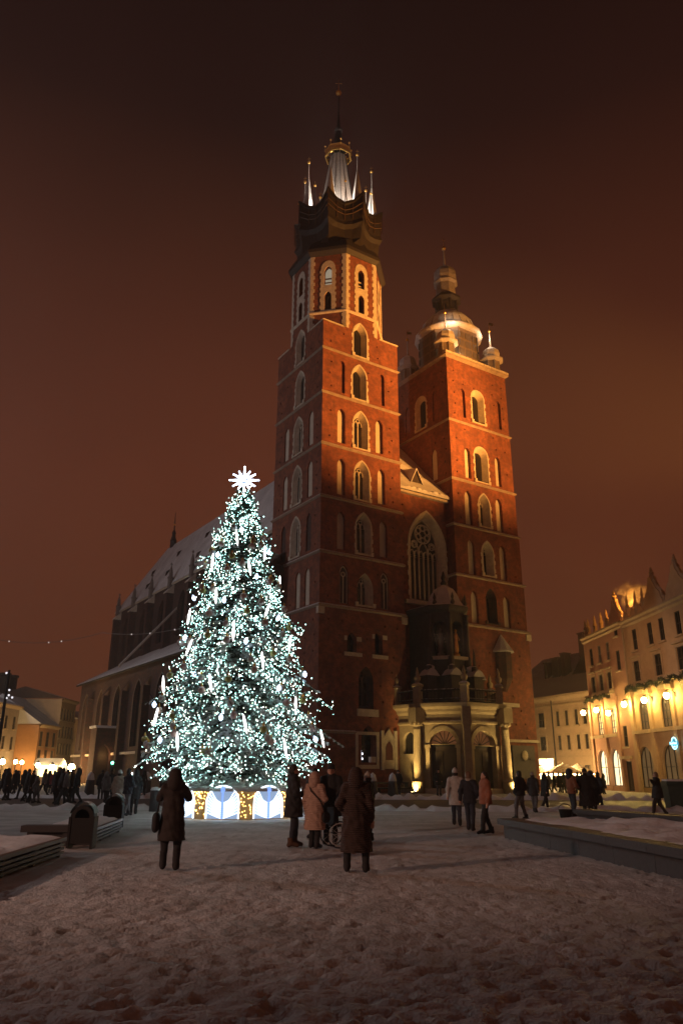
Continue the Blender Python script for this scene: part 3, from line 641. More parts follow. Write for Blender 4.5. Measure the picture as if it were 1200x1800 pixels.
def nave():
    o = bpy.data.objects.new('nave', bpy.data.meshes.new('nave')); col.objects.link(o); o.parent = church
    b = MB(); fn = lambda x, z, d: (7.0 + d, x, z); holes = []
    bays = [80, 71.5, 63, 54.5, 46, 37.5, 29, 20.5, 12]
    for a, c in zip(bays[:-1], bays[1:]):
        vc = (a + c)/2; O = arch(vc, 3.2, 20.6, 27.4); holes.append((O, .6)); g = MB(); g.add([fn(*p, .58) for p in O], [tuple(range(len(O)))]); g.obj('window_glass', GLASS, o)
    b.wall(fn, rect(9, 82, 0, 29), holes)
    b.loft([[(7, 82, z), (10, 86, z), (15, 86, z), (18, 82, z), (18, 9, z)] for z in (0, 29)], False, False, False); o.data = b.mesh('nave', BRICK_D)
    b = MB(); b.tube([(6.75, 9, 29), (6.75, 82, 29), (9.8, 86.3, 29)], .22, 4); b.obj('eaves_cornice', STONE, o)
    for v in bays[:-1]:
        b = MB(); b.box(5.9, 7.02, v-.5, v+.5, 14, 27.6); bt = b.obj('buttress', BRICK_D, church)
        b = MB(); b.add([(5.75, v-.6, 27.6), (5.75, v+.6, 27.6), (7.0, v+.6, 28.9), (7.0, v-.6, 28.9), (5.75, v-.6, 27.45), (5.75, v+.6, 27.45), (7.0, v-.6, 27.45), (7.0, v+.6, 27.45)], [(0,1,2,3), (0,1,5,4), (0,4,6,3), (1,2,7,5)]); b.obj('buttress_coping', STONE_S, bt)
        b = MB(); b.lathe([(.42, 28.2), (.42, 29.8), (.55, 29.9), (.34, 30.2), (.30, 31.0), (.06, 31.9), (.2, 32.1), (.05, 32.4)], 6, (6.5, v, 0)); b.obj('pinnacle', mat('grey_statue_stone', (.20, .16, .14), (.14, .11, .1), 4, .8), bt)
    # roof: steep, hipped over the apse
    e, zr, ze = 6.6, 40.3, 29.1
    b = MB(); b.add([(e, 9, ze), (e, 82.5, ze), (12.5, 73.6, zr), (12.5, 9, zr), (9.6, 87, ze), (15.4, 87, ze), (18.4, 82.5, ze), (18.4, 9, ze)], [(0, 1, 2, 3), (1, 4, 2), (4, 5, 2), (5, 6, 2), (6, 7, 3, 2)]); rf = b.obj('nave_roof', SNOWROOF, church)
    def on(v, t): return Vector((e + (12.5 - e)*t, v, ze + (zr - ze)*t))
    for v, t in ((70, .22), (72, .5), (61, .28), (63, .62), (50, .3), (52, .66), (40, .3), (42, .64), (30, .3), (29, .65)):
        p = on(v, t); d = MB(); v += rng.uniform(-1.5, 1.5); d.add([(p.x-.2, v-.42, p.z-.3), (p.x-.2, v+.42, p.z-.3), (p.x-.15, v, p.z+.45), (p.x+.4, v-.42, p.z+.8), (p.x+.4, v+.42, p.z+.8), (p.x+.45, v, p.z+.9)], [(0,1,2), (0,2,5,3), (1,4,5,2)]); d.obj('dormer', WOOD, rf)
    b = MB(); b.lathe([(.6, 39.9), (.55, 41.0), (.65, 41.1), (.4, 41.6), (.3, 42.4), (.42, 42.6), (.12, 43.2), (.05, 46.6)], 8, (12.5, 71.0, 0)); fl = b.obj('ridge_turret', COPPER, church)
    b = MB(); b.ball((12.5, 71.0, 44.2), .22, 6, 5); b.obj('gilded_ball', GOLD, fl, True)
    b = MB(); b.box(2, 7, 9, 66, 0, 13.6); b.obj('aisle_core', BRICK_D, church)
nave()

def aisle():
    o = bpy.data.objects.new('aisle', bpy.data.meshes.new('aisle')); col.objects.link(o); o.parent = church
    b = MB(); fn = lambda x, z, d: (-2.0 + d, x, z); holes = []
    for vc in (62.5, 55.2, 47.5, 39.5, 31.5, 23.5, 15.5):
        O = arch(vc, 3.0, 4.6, 12.6); holes.append((O, .5)); s = MB(); s.band(fn, grow(O, .16, -.0), O, -.05, .02); s.obj('window_surround', mat('dim_stone', (.20, .15, .125), (.14, .105, .09), 3, .85), o)
        g = MB(); g.add([fn(*p, .48) for p in O], [tuple(range(len(O)))]); g.obj('window_glass', GLASS, o)
    b.wall(fn, rect(9, 66, 0, 14.2), holes); b.add([(-2, 9, 0), (2, 9, 0), (2, 9, 14.2), (-2, 9, 14.2), (-2, 66, 0), (7, 66, 0), (7, 66, 14.2), (-2, 66, 14.2)], [(0,1,2,3), (4,5,6,7)])
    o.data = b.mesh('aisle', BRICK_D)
    b = MB(); b.box(-2.5, -2.0, 9, 66, 3.7, 4.0); b.obj('string_course', STONE_S, o)
    for v in (58.9, 51.4, 43.5, 35.5, 27.5, 19.5, 11.5):
        b = MB(); b.box(-2.9, -1.98, v-.45, v+.45, 0, 11.5); b.add([(-2.9, v-.45, 11.5), (-2.9, v+.45, 11.5), (-2, v+.45, 12.7), (-2, v-.45, 12.7)], [(0,1,2,3)]); b.obj('buttress', BRICK_D, o)
    b = MB(); b.add([(-2.6, 8.9, 14.3), (-2.6, 66.5, 14.3), (7, 66.5, 19.6), (7, 8.9, 19.6), (-2.6, 8.9, 14.0), (-2.6, 66.5, 14.0), (7, 66.5, 19.0)], [(0,1,2,3), (0,1,5,4), (1,2,6,5)]); rf = b.obj('aisle_roof', SNOWROOF, church)
    b = MB(); b.tube([(-2.65, 9, 14.05), (-2.65, 66.4, 14.05)], .14, 5); b.obj('gutter', IRON, rf)
    b = MB(); b.loft([[(6.9, v0, z0), (6.9, v0+.5, z0), (6.9, v0+.5, z0+.35), (6.9, v0, z0+.35)] if False else [(u, v-.22, z), (u, v+.22, z), (u, v+.22, z+.4), (u, v-.22, z+.4)] for u, v, z in ((6.9, 52, 24.6), (-1.5, 50, 15.2))]); b.obj('flying_buttress', STONE_S, church)
    # north porch with a lit pointed doorway
    b = MB(); fw = lambda x, z, d: (x, 46.5 + d, z); A = arch(-3.35, 1.5, 0, 5.0); b.wall(fw, rect(-4.6, -2, 0, 7.0), [(A, .9)])
    b.add([(-4.6, 46.5, 0), (-4.6, 49, 0), (-4.6, 49, 7), (-4.6, 46.5, 7), (-2, 49, 0), (-2, 49, 7)], [(0,1,2,3), (1,4,5,2)]); po = b.obj('side_porch', BRICK_D, church)
    b = MB(); b.box(-4.8, -1.9, 46.3, 49.2, 7.0, 7.3); b.obj('porch_roof', SNOWROOF, po)
    b = MB(); b.add([fw(*p, .95) for p in A], [tuple(range(len(A)))]); b.obj('door', WOOD, po)
    lamp('porch_lamp', 'POINT', ch(-3.1, 46.2, 3.6), 55, (1, .55, .2), radius=.1); lamp('eaves_lamp', 'POINT', ch(-3.0, 56, 13.4), 14, (1, .5, .15), radius=.1)
    # stair turret against the tall tower
    b = MB(); b.box(-1.6, -.1, 6.3, 9.3, 0, 20.2); b.add([(-1.7, 6.2, 20.2), (-1.7, 9.4, 20.2), (0, 9.4, 21.6), (0, 6.2, 21.6)], [(0,1,2,3)]); b.obj('stair_turret', BRICK_D, church)
aisle()

# --- baroque porch in front of the west door
def west_porch():
    P = [(8.2, 0), (8.4, -2.7), (10.6, -6.0), (14.4, -6.0), (16.6, -2.7), (16.8, 0)]
    b = MB(); po = bpy.data.objects.new('porch', bpy.data.meshes.new('porch')); col.objects.link(po); po.parent = church
    def seg_fn(A, B):
        ax, ay = A; dx, dy = B[0]-ax, B[1]-ay; L = math.hypot(dx, dy); tx, ty = dx/L, dy/L; nx, ny = -ty, tx
        return L, (lambda x, z, d: (ax + tx*x + nx*d, ay + ty*x + ny*d, z))
    def off(d):                                                   # outline pushed outward
        out = []
        for i, p in enumerate(P):
            ns = []
            for a, c in ((i-1, i), (i, i+1)):
                if 0 <= a and c < len(P):
                    dx, dy = P[c][0]-P[a][0], P[c][1]-P[a][1]; L = math.hypot(dx, dy); ns.append(Vector((dy/L, -dx/L)))
            m = sum(ns, Vector((0, 0))); m.normalize(); k = d/max(.5, m.dot(ns[0])); out.append((p[0]+m.x*k, p[1]+m.y*k))
        return out
    for i in range(5):
        L, fn = seg_fn(P[i], P[i+1])
        if i in (1, 2, 3):
            A = arch(L/2, 2.5 if i == 2 else 2.3, .35, 5.05, rnd=True, n=8); b.wall(fn, rect(0, L, 0, 7.0), [(A, .55)])
            w = 2.5 if i == 2 else 2.3; zs = A[1][1]
            d = MB(); d.slab(fn, rect(L/2-w/2, L/2+w/2, .35, zs-.12), .45, .6)
            for sg in (-1, 1):
                for z0, z1 in ((.6, 1.6), (1.8, 3.4)): d.slab(fn, rect(L/2+sg*.58-.42, L/2+sg*.58+.42, z0, z1), .40, .46)
            dr = d.obj('door', WOOD, po)
            h = MB(); h.ball(fn(L/2-.12, 1.5, .38), .05, 6, 4); h.obj('door_handle', GOLD, dr) if False else None
            f = MB(); f.add([fn(*p, .56) for p in A[1:-1]], [tuple(range(len(A)-2))]); f.obj('fanlight', mat('fanlight_glass', (.10, .045, .025), (.05, .025, .018), 4, .4, emit=(1, .36, .12), estr=.09), po)
            r_ = MB(); r_.slab(fn, rect(L/2-w/2, L/2+w/2, zs-.14, zs+.02), .38, .6)
            for k in range(1, 8):
                a = math.pi*k/8; r_.tube([fn(L/2, zs, .5), fn(L/2 + w*.48*math.cos(a), zs + (5.05-zs)*.96*math.sin(a), .5)], .035, 4)
            r_.obj('fanlight_bars', IRON, po)
            s = MB(); a2 = arch(L/2, w+.6, .35, 5.05+.35, rnd=True, n=8); s.band(fn, a2[1:-1], A[1:-1], -.10, 0)
            for sg in (-1, 1):
                xx = L/2 + sg*(w/2+.16); s.slab(fn, rect(xx-.17, xx+.17, .12, zs-.25), -.14, .05); s.slab(fn, rect(xx-.24, xx+.24, zs-.25, zs+.02), -.2, .05)
            s.obj('door_surround', SAND, po)
        else:
            A = arch(L/2, 1.5, 3.2, 5.0, rnd=True); b.wall(fn, rect(0, L, 0, 7.0), [(A, .3)]); g = MB(); g.add([fn(*p, .29) for p in A], [tuple(range(len(A)))]); g.obj('window_glass', GLASS, po)
    b.add([(x, y, 7.0) for x, y in P], [tuple(range(6))]); po.data = b.mesh('porch', SAND)
    def moulding(profile, name, m=SAND):
        q = MB(); q.loft([[(x, y, z) for x, y in off(d)] for d, z in profile], False, False, False); return q.obj(name, m, po)
    moulding([(0, 5.55), (.16, 5.62), (.16, 5.75), (.05, 5.85)], 'architrave')
    cor = moulding([(.05, 6.35), (.25, 6.55), (.3, 6.75), (.62, 6.95), (.66, 7.15), (.66, 7.25), (-.2, 7.34), (-1.6, 7.42)], 'cornice', SAND)
    moulding([(0, 0), (.25, 0), (.25, .42), (.12, .5), (0, .5)], 'porch_plinth', STONE)
    # columns: P1 and P3, pilaster at P2 and P4
    for k in (1, 2, 3, 4):
        x, y = off(.42 if k in (1, 3) else .2)[k]; q = MB()
        if k in (1, 3):
            q.lathe([(.52, .1), (.52, .95), (.56, 1.0), (.5, 1.08), (.42, 1.15), (.37, 1.3), (.36, 3.2), (.30, 5.1), (.36, 5.16), (.3, 5.22), (.38, 5.45), (.5, 5.6), (.5, 5.72)], 14, (x, y, 0)); c = q.obj('column', SAND, po, True)
            q = MB()
            for j in range(8):
                a = j*math.pi/4; q.ball((x + .42*math.cos(a), y + .42*math.sin(a), 5.52), .12, 6, 4)
            q.obj('capital_leaves', SAND, po, True)
            q = MB(); q.box(x-.5, x+.5, y-.5, y+.5, 5.72, 6.9); q.obj('entablature_block', SAND, po)
        else:
            q.lathe([(.55, .1), (.55, 1.0), (.42, 1.1), (.4, 5.2), (.52, 5.5), (.52, 6.9)], 4, (x, y, 0), math.atan2(y+3, x-12.5) + math.pi/4); q.obj('pilaster', SAND, po)
    # roof deck, balustrade, posts with urns
    q = MB(); q.add([(x, y, 7.44) for x, y in off(-.1)], [tuple(range(6))]); q.obj('roof_deck', SNOWROOF, po)
    O = off(.15)
    for k in range(6):
        x, y = O[k]; q = MB(); q.lathe([(.42, 7.3), (.42, 8.65), (.52, 8.7), (.5, 8.85), (.1, 9.05)], 4, (x, y, 0), math.pi/4 + R(15)*k); pt = q.obj('balustrade_post', SAND, po)
        q = MB(); q.lathe([(.12, 8.95), (.26, 9.2), (.3, 9.45), (.12, 9.65), (.16, 9.8), (.04, 10.3)], 8, (x, y, 0)); q.obj('urn', SAND, po, True)
        if k < 5:
            x2, y2 = O[k+1]; q = MB(); q.tube([(x, y, 8.35), (x2, y2, 8.35)], .09, 4); q.tube([(x, y, 7.6), (x2, y2, 7.6)], .05, 4); n = int(math.hypot(x2-x, y2-y)/.28)
            for j in range(1, n): q.tube([(x+(x2-x)*j/n, y+(y2-y)*j/n, 7.5), (x+(x2-x)*j/n, y+(y2-y)*j/n, 8.3)], .028, 4)
            q.obj('balustrade_rail', IRON_S, po)
    # upper chapel with statue niches, dome
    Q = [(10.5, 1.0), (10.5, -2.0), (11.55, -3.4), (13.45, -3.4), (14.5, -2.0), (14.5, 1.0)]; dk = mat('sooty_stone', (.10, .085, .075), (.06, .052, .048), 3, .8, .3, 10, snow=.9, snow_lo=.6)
    b = MB(); up = bpy.data.objects.new('upper_chapel', bpy.data.meshes.new('upper_chapel')); col.objects.link(up); up.parent = church
    for i in range(5):
        L, fn = seg_fn(Q[i], Q[i+1])
        if i in (1, 2, 3):
            A = arch(L/2, 1.15, 11.5, 14.7, rnd=True); b.wall(fn, rect(0, L, 7.4, 15.8), [(A, .7)]); g = MB(); g.add([fn(*p, .69) for p in A], [tuple(range(len(A)))]); g.obj('niche_back', GLASS if i != 2 else WOOD, up)
            s = MB(); p = fn(L/2, 0, .25); m = GOLD if i == 2 else mat('grey_statue_stone', (.2, .16, .14))
            s.lathe([(.36, 11.5), (.36, 11.8), (.2, 11.85), (.3, 12.0), (.26, 12.6), (.2, 13.0), (.24, 13.3), (.2, 13.55), (.08, 13.7)], 10, (p[0], p[1], 0), sq=(1, .8)); s.ball((p[0], p[1], 13.85), .14, 8, 6, (1, 1, 1.2)); s.tube([(p[0]-.2, p[1]-.02, 13.4), (p[0]-.3, p[1]-.14, 13.05), (p[0]-.08, p[1]-.26, 13.1)], [.08, .07, .06], 6); s.tube([(p[0]+.2, p[1]-.02, 13.4), (p[0]+.32, p[1]-.1, 13.05), (p[0]+.1, p[1]-.26, 12.95)], [.08, .07, .06], 6); s.obj('statue', m, up, True)
            s = MB(); s.slab(fn, rect(L/2-.85, L/2+.85, 11.2, 11.5), -.35, .1); s.obj('niche_ledge', dk if False else STONE_S, up)
        else: b.wall(fn, rect(0, L, 7.4, 15.8), [])
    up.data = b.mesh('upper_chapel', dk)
    for x, y in Q[1:5]:
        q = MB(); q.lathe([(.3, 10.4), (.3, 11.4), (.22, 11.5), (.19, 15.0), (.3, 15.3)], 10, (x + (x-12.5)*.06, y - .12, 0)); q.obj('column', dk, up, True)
        q = MB(); q.ball((x + (x-12.5)*.1, y - .2, 10.5), .34, 8, 5, (1, 1, .8)); q.obj('snow_cap', SNOW, up, True)
        for dz in (0,):
            xo, yo = x + (x-12.5)*.38, y - .55; q = MB(); q.box(xo-.5, xo+.5, yo-.45, yo+.5, 7.4, 9.6); q.box(xo-.62, xo+.62, yo-.55, yo+.5, 9.6, 9.75); q.obj('aedicule', dk, up)
            q = MB(); q.loft([[(xo-.75, yo-.6+k, 9.7), (xo-.35, yo-.6+k, 10.15), (xo, yo-.6+k, 10.35), (xo+.35, yo-.6+k, 10.15), (xo+.75, yo-.6+k, 9.7)] for k in (0, 1.15)]); q.obj('snow_pediment', SNOWROOF, up)
            q = MB(); q.lathe([(.28, 10.2), (.3, 10.6), (.12, 10.7), (.04, 12.2)], 6, (xo, yo, 0)); q.obj('obelisk', dk, up)
    def ring(d, z): return [(12.5 + (x-12.5)*(1 + d/2), (y if y > 0 else y - d), z) for x, y in Q]
    q = MB(); q.loft([ring(d, z) for d, z in ((0, 15.5), (.25, 15.7), (.35, 15.95), (.35, 16.1), (0, 16.25))], False, True); q.obj('cornice', dk, up)
    q = MB(); q.lathe([(1.95, 16.05), (1.9, 16.3), (1.6, 16.7), (1.35, 17.3), (.95, 17.9), (.35, 18.25), (.2, 18.4)], 8, (12.6, -1.7, 0), math.pi/8); q.obj('dome', SNOWROOF, up)
    q = MB(); q.lathe([(.2, 18.3), (.32, 18.6), (.14, 18.8), (.24, 19.1), (.05, 19.7)], 8, (12.6, -1.7, 0)); q.obj('dome_finial', COPPER, up)
    for x, y in ((10.9, -2.3), (12.0, -3.5), (13.6, -3.4), (14.5, -2.1)):
        q = MB(); q.lathe([(.1, 16.1), (.22, 16.4), (.1, 16.7), (.15, 16.9), (.03, 17.3)], 6, (x, y, 0)); q.obj('urn', dk, up)
    # uplights at the columns
    for k in (1, 3):
        x, y = off(1.35)[k]; p = ch(x, y, .25); g = off(.45)[k]
        u = thing('ground_uplight', 'small bright ground floodlight at foot of porch column, ' + ('beside the stone benches' if k == 1 else 'by the lower tower'), 'floodlight', ch(x, y, .12), R(33.25), 'uplights at the church porch')
        q = MB(); q.box(-.16, .16, -.12, .12, 0, .12); q.obj('housing', IRON, u); q = MB(); q.add([(-.13, -.09, .125), (.13, -.09, .125), (.13, .09, .125), (-.13, .09, .125)], [(0,1,2,3)]); q.obj('lens', mat('uplight_lens', (.9, .8, .5), emit=(1, .75, .3), estr=25), u)
        lamp('porch_uplight', 'SPOT', p, 700, (1, .66, .20), ch(*g, 2.6), 110, .8, .08); lamp('porch_uplight', 'SPOT', ch(*off(2.6)[k], .3), 1500, (1, .66, .22), ch(*off(.2)[k], 4.6), 62, .7, .08)
        lamp('porch_uplight', 'SPOT', ch(*off(.9)[k], .3), 700, (1, .66, .20), ch(12.5, -3.6, 6.9), 120, .9, .08)
    # epitaph on the tall tower beside the porch
    s = MB(); fn = lambda x, z, d: (x, -.12 + d, z); s.slab(fn, rect(6.25, 7.75, 2.0, 4.3), -.12, 0); s.slab(fn, [(6.3, 4.3), (7.0, 5.3), (7.7, 4.3)], -.14, 0); s.slab(fn, rect(6.15, 6.45, 1.9, 5.1), -.2, 0); s.slab(fn, rect(7.55, 7.85, 1.9, 5.1), -.2, 0); s.obj('epitaph', STONE_S, church)
    s = MB(); s.slab(fn, arch(7.0, .75, 2.7, 4.2), -.16, -.1); s.obj('epitaph_panel', mat('red_marble', (.14, .05, .035), (.1, .035, .03), 4, .4), church)
west_porch()

# ------------------------------------------------------------------ houses
def house_window(par, fn, x0, x1, z0, z1, fm, pm, kind='rect', cols=2, rows=3, sill=None, depth=.16, hood=None, trim=None):
    O = arch((x0+x1)/2, x1-x0, z0, z1, rnd=True) if kind == 'arch' else rect(x0, x1, z0, z1)
    f = MB(); I = grow(O, -.07, .07); f.band(fn, O, I, depth-.10, depth-.02)
    if kind == 'rect': I2 = rect(x0+.06, x1-.06, z0+.06, z1-.06)
    for k in range(1, cols): x = x0 + (x1-x0)*k/cols; f.slab(fn, rect(x-.035, x+.035, z0+.02, (z1 if kind == 'rect' else z1 - (x1-x0)*.02) - .02), depth-.09, depth-.02)
    for k in range(1, rows): z = z0 + (z1-z0)*k/rows; f.slab(fn, rect(x0+.02, x1-.02, z-.03, z+.03), depth-.085, depth-.02)
    w = f.obj('window', fm, par)
    g = MB(); g.add([fn(*p, depth) for p in O], [tuple(range(len(O)))]); g.obj('pane', pm, w)
    if sill: s = MB(); s.slab(fn, rect(x0-.18, x1+.18, z0-.16, z0-.01), -.2, .2); s.obj('sill', sill, w)
    if trim and kind == 'rect': s = MB(); s.band(fn, rect(x0-.2, x1+.2, z0-.0, z1+.2), rect(x0, x1, z0, z1), -.06, .01); s.obj('window_trim', trim, w)
    if hood: s = MB(); s.slab(fn, rect(x0-.3, x1+.3, z1+.3, z1+.45), -.28, .02); s.obj('hood', hood, w)
    return (O, depth)
LF = lambda x, z, d: (x, d, z)
FRAME_D = mat('dark_window_frame', (.05, .035, .025), None, 5, .6)
FRAME_L = mat('light_window_frame', (.32, .26, .2), None, 5, .6)
PANE_LIT = mat('lit_pane', (.5, .4, .25), emit=(1, .72, .30), estr=1.25)
PANE_DIM = mat('dim_pane', (.10, .07, .04), emit=(1, .6, .25), estr=.10)
PANE_PALE = mat('pale_lit_pane', (.5, .45, .35), emit=(1, .83, .5), estr=1.6)
OCHRE = mat('ochre_render', (.52, .36, .20), (.43, .29, .16), 1.2, .9, .15, 10)
ROSE = mat('rose_render', (.48, .27, .17), (.40, .22, .14), 1.2, .9, .15, 10)
CREAM = mat('cream_render', (.50, .36, .23), (.42, .30, .19), 1.2, .9, .15, 10)
TRIM = mat('house_trim', (.46, .34, .21), (.38, .28, .17), 2, .85, .15, 12, snow=.8, snow_lo=.65)
TILE = mat('dark_roof_tiles', (.10, .06, .045), (.07, .045, .035), 2, .85, .4, 10, snow=.75, snow_lo=.35)

def finial(par, x, y, z, h, m, r=.22):
    b = MB(); b.lathe([(r, 0), (r*.9, h*.35), (r*1.25, h*.4), (r*.5, h*.62), (r*.7, h*.7), (.03, h)], 8, (x, y, z)); return b.obj('finial', m, par)
def gable(par, xc, w, z0, h, m, fn=LF):
    prof = []
    for a_, c_ in ((1, 0), (1, .16), (.86, .22), (.80, .40), (.62, .50), (.46, .60), (.34, .76), (.20, .86), (.16, 1)):
        prof.append((xc - w/2*a_, z0 + h*c_))
    poly = prof + [(xc - .3, z0 + h*1.02), (xc + .3, z0 + h*1.02)] + [(2*xc - x, z) for x, z in prof[::-1]]
    b = MB(); b.slab(fn, poly, -.02, .5); g = b.obj('gable', m, par)
    b = MB(); edge = [(x, z) for x, z in prof]
    for sg in (0, 1):
        pts = [((2*xc - x) if sg else x, z) for x, z in edge]; b.tube([fn(x, z + .08, .2) for x, z in pts], .17, 6)
    b.obj('gable_coping', TRIM, par); finial(par, xc, .25, z0 + h, 1.0, TRIM, .22); return g
LANTERN_GLOW = mat('wall_lantern_glow', (.9, .8, .5), emit=(1, .66, .18), estr=230)
STREET_GLOW = mat('street_lamp_glow', (.9, .8, .6), emit=(1, .62, .22), estr=150)
def wall_lantern(root_o, x, z, label):
    p = root_o.matrix_basis @ Vector((x, -.75, z)) if False else None
    c, s = math.cos(root_o.rotation_euler.z), math.sin(root_o.rotation_euler.z); lx, ly = x, -.8
    t = thing('wall_lantern', label, 'lamp', (root_o.location.x + c*lx - s*ly, root_o.location.y + s*lx + c*ly, z), root_o.rotation_euler.z, 'lit lanterns on the east row')
    b = MB(); b.tube([(0, .82, .1), (0, .55, .42), (0, .2, .48), (0, 0, .4)], .035, 5); b.box(-.1, .1, .74, .82, -.1, .35); b.obj('bracket', IRON, t)
    b = MB(); b.ball((0, 0, 0), .23, 10, 8, (1, 1, 1.15)); b.obj('globe', LANTERN_GLOW, t, True)
    b = MB(); b.lathe([(.12, .22), (.2, .26), (.05, .42)], 8); b.obj('lantern_cap', IRON, t)

ROWA = R(-86.7)
def row_pt(s): return Vector((27 + s*math.sin(R(3.3)), 75 - s*math.cos(R(3.3)), 0))
def row_house(s0, s1, wallm, label, windows, cornice, extras):
    t = thing('town_house', label, 'house', row_pt(s0), ROWA); holes = []
    w = bpy.data.objects.new('wall', bpy.data.meshes.new('wall')); col.objects.link(w); w.parent = t
    for k in windows: holes.append(house_window(t, LF, **k))
    L = s1 - s0; b = MB(); b.wall(LF, rect(0, L, 0, cornice), holes); b.add([(0, 0, 0), (0, 12, 0), (0, 12, cornice), (0, 0, cornice), (L, 0, 0), (L, 12, 0), (L, 12, cornice), (L, 0, cornice)], [(0,1,2,3), (4,5,6,7)]); w.data = b.mesh('wall', wallm)
    b = MB(); b.loft([[(x, y, z) for x in (0, L)] for y, z in ((0, cornice-.5), (-.18, cornice-.35), (-.18, cornice-.15), (-.35, cornice), (-.35, cornice+.15), (.3, cornice+.2))], closed=False); b.obj('cornice', TRIM, t)
    b = MB(); b.add([(0, .3, cornice), (L, .3, cornice), (L, 6, cornice+2.2), (0, 6, cornice+2.2), (L, 12, cornice), (0, 12, cornice)], [(0,1,2,3), (3,2,4,5), (0,3,5), (1,4,2)]); b.obj('roof', TILE, t)
    extras(t, L); return t

def near_wins(o=0.):
    ws = []
    for x in (5.3, 8.5, 10.7, 13.65, 16.2): ws.append(dict(x0=x-.45-3, x1=x+.45-3, z0=12.5, z1=14.45, fm=FRAME_D, pm=GLASS, sill=TRIM, cols=2, rows=2))
    for x in (5.0, 9.3, 13.4, 16.6): ws.append(dict(x0=x-.65-3, x1=x+.65-3, z0=9.7, z1=11.55, fm=FRAME_D, pm=GLASS, sill=TRIM, hood=TRIM, trim=TRIM, cols=2, rows=2))
    for x in (5.3, 9.6, 13.9): ws.append(dict(x0=x-.95-3, x1=x+.95-3, z0=5.45, z1=8.1, fm=FRAME_D, pm=PANE_DIM, kind='arch', cols=3, rows=4, depth=.22))
    for x in (4.5, 9.1, 13.4): ws.append(dict(x0=x-1.4-3, x1=x+1.4-3, z0=.5, z1=4.0, fm=FRAME_D, pm=PANE_DIM if x > 5 else PANE_DIM, kind='arch', cols=3, rows=2, depth=.3))
    return ws
def near_extras(t, L):
    gable(t, 6.7, 3.8, 15.6, 2.7, OCHRE); gable(t, 11.0, 3.8, 15.6, 2.7, OCHRE); gable(t, 15.3, 3.8, 15.6, 2.7, OCHRE)
    for x in (1.4, 3.2, 4.7): finial(t, x, .1, 15.7, 2.2, TRIM)
    for i in range(3):                                            # arcaded crest between the finials
        b = MB(); b.slab(LF, [(0.5+1.6*i, 15.7), (.9+1.6*i, 16.5), (1.3+1.6*i, 16.2), (1.9+1.6*i, 15.7)], -.1, .3); b.obj('crest', OCHRE, t)
    for x0, x1 in ((-.05, 3.45), (3.95, 7.9), (8.3, 12.3), (12.7, 15.9)):
        b = MB(); b.slab(LF, rect(x0, x1, 5.1, 5.38), -.3, .1); b.obj('ledge', TRIM, t)
    for x in (.15, 3.9, 8.1, 12.4):
        b = MB(); b.slab(LF, rect(x-.3, x+.3, 0, 8.9), -.22, .02); b.slab(LF, rect(x-.4, x+.4, 8.4, 8.9), -.3, .02); b.obj('pilaster', OCHRE, t)
    b = MB(); b.slab(LF, rect(.3, 15.9, 9.15, 9.5), -.55, .1); b.obj('balcony_ledge', TRIM, t)
    for x in (2.0, 6.2, 10.5):
        b = MB(); b.slab(LF, rect(x-.8, x+.8, 8.55, 8.9), -.12, .02); b.obj('sign_panel', mat('lit_sign_panel', (.6, .5, .3), (.5, .4, .22), 3, .7), t)
    garland(t, .3, 15.5, 9.1, .62)
    b = MB(); b.tube([(.05, -.12, 0), (.05, -.12, 15.3)], .09, 6); b.obj('downpipe', TRIM, t)
GREEN = mat('fir_garland', (.035, .05, .025), (.05, .045, .03), 8, .9)
def garland(t, x0, x1, z, y):
    b = MB(); r_ = random.Random(int(x0*10 + x1)); x = x0
    while x < x1:
        zz = z + .35*abs(math.sin((x - x0)*1.5)) - .2
        for k in range(7):
            c = Vector((x + .1*r_.random(), -y + .25*(r_.random()-.5), zz + .3*(r_.random()-.5))); d = Vector((r_.random()-.5, r_.random()-.5, r_.random()-.6)).normalized()*.28; e = Vector((r_.random()-.5, r_.random()-.5, r_.random()-.5)).normalized()*.05
            b.add([c - e, c + e, c + d], [(0, 1, 2)])
        x += .06
    b.obj('garland', GREEN, t, kind='stuff')
near = row_house(3.0, 19.0, OCHRE, 'ochre town house with curved gables and arched shop windows', near_wins(), 15.4, near_extras)
FX = 7.4
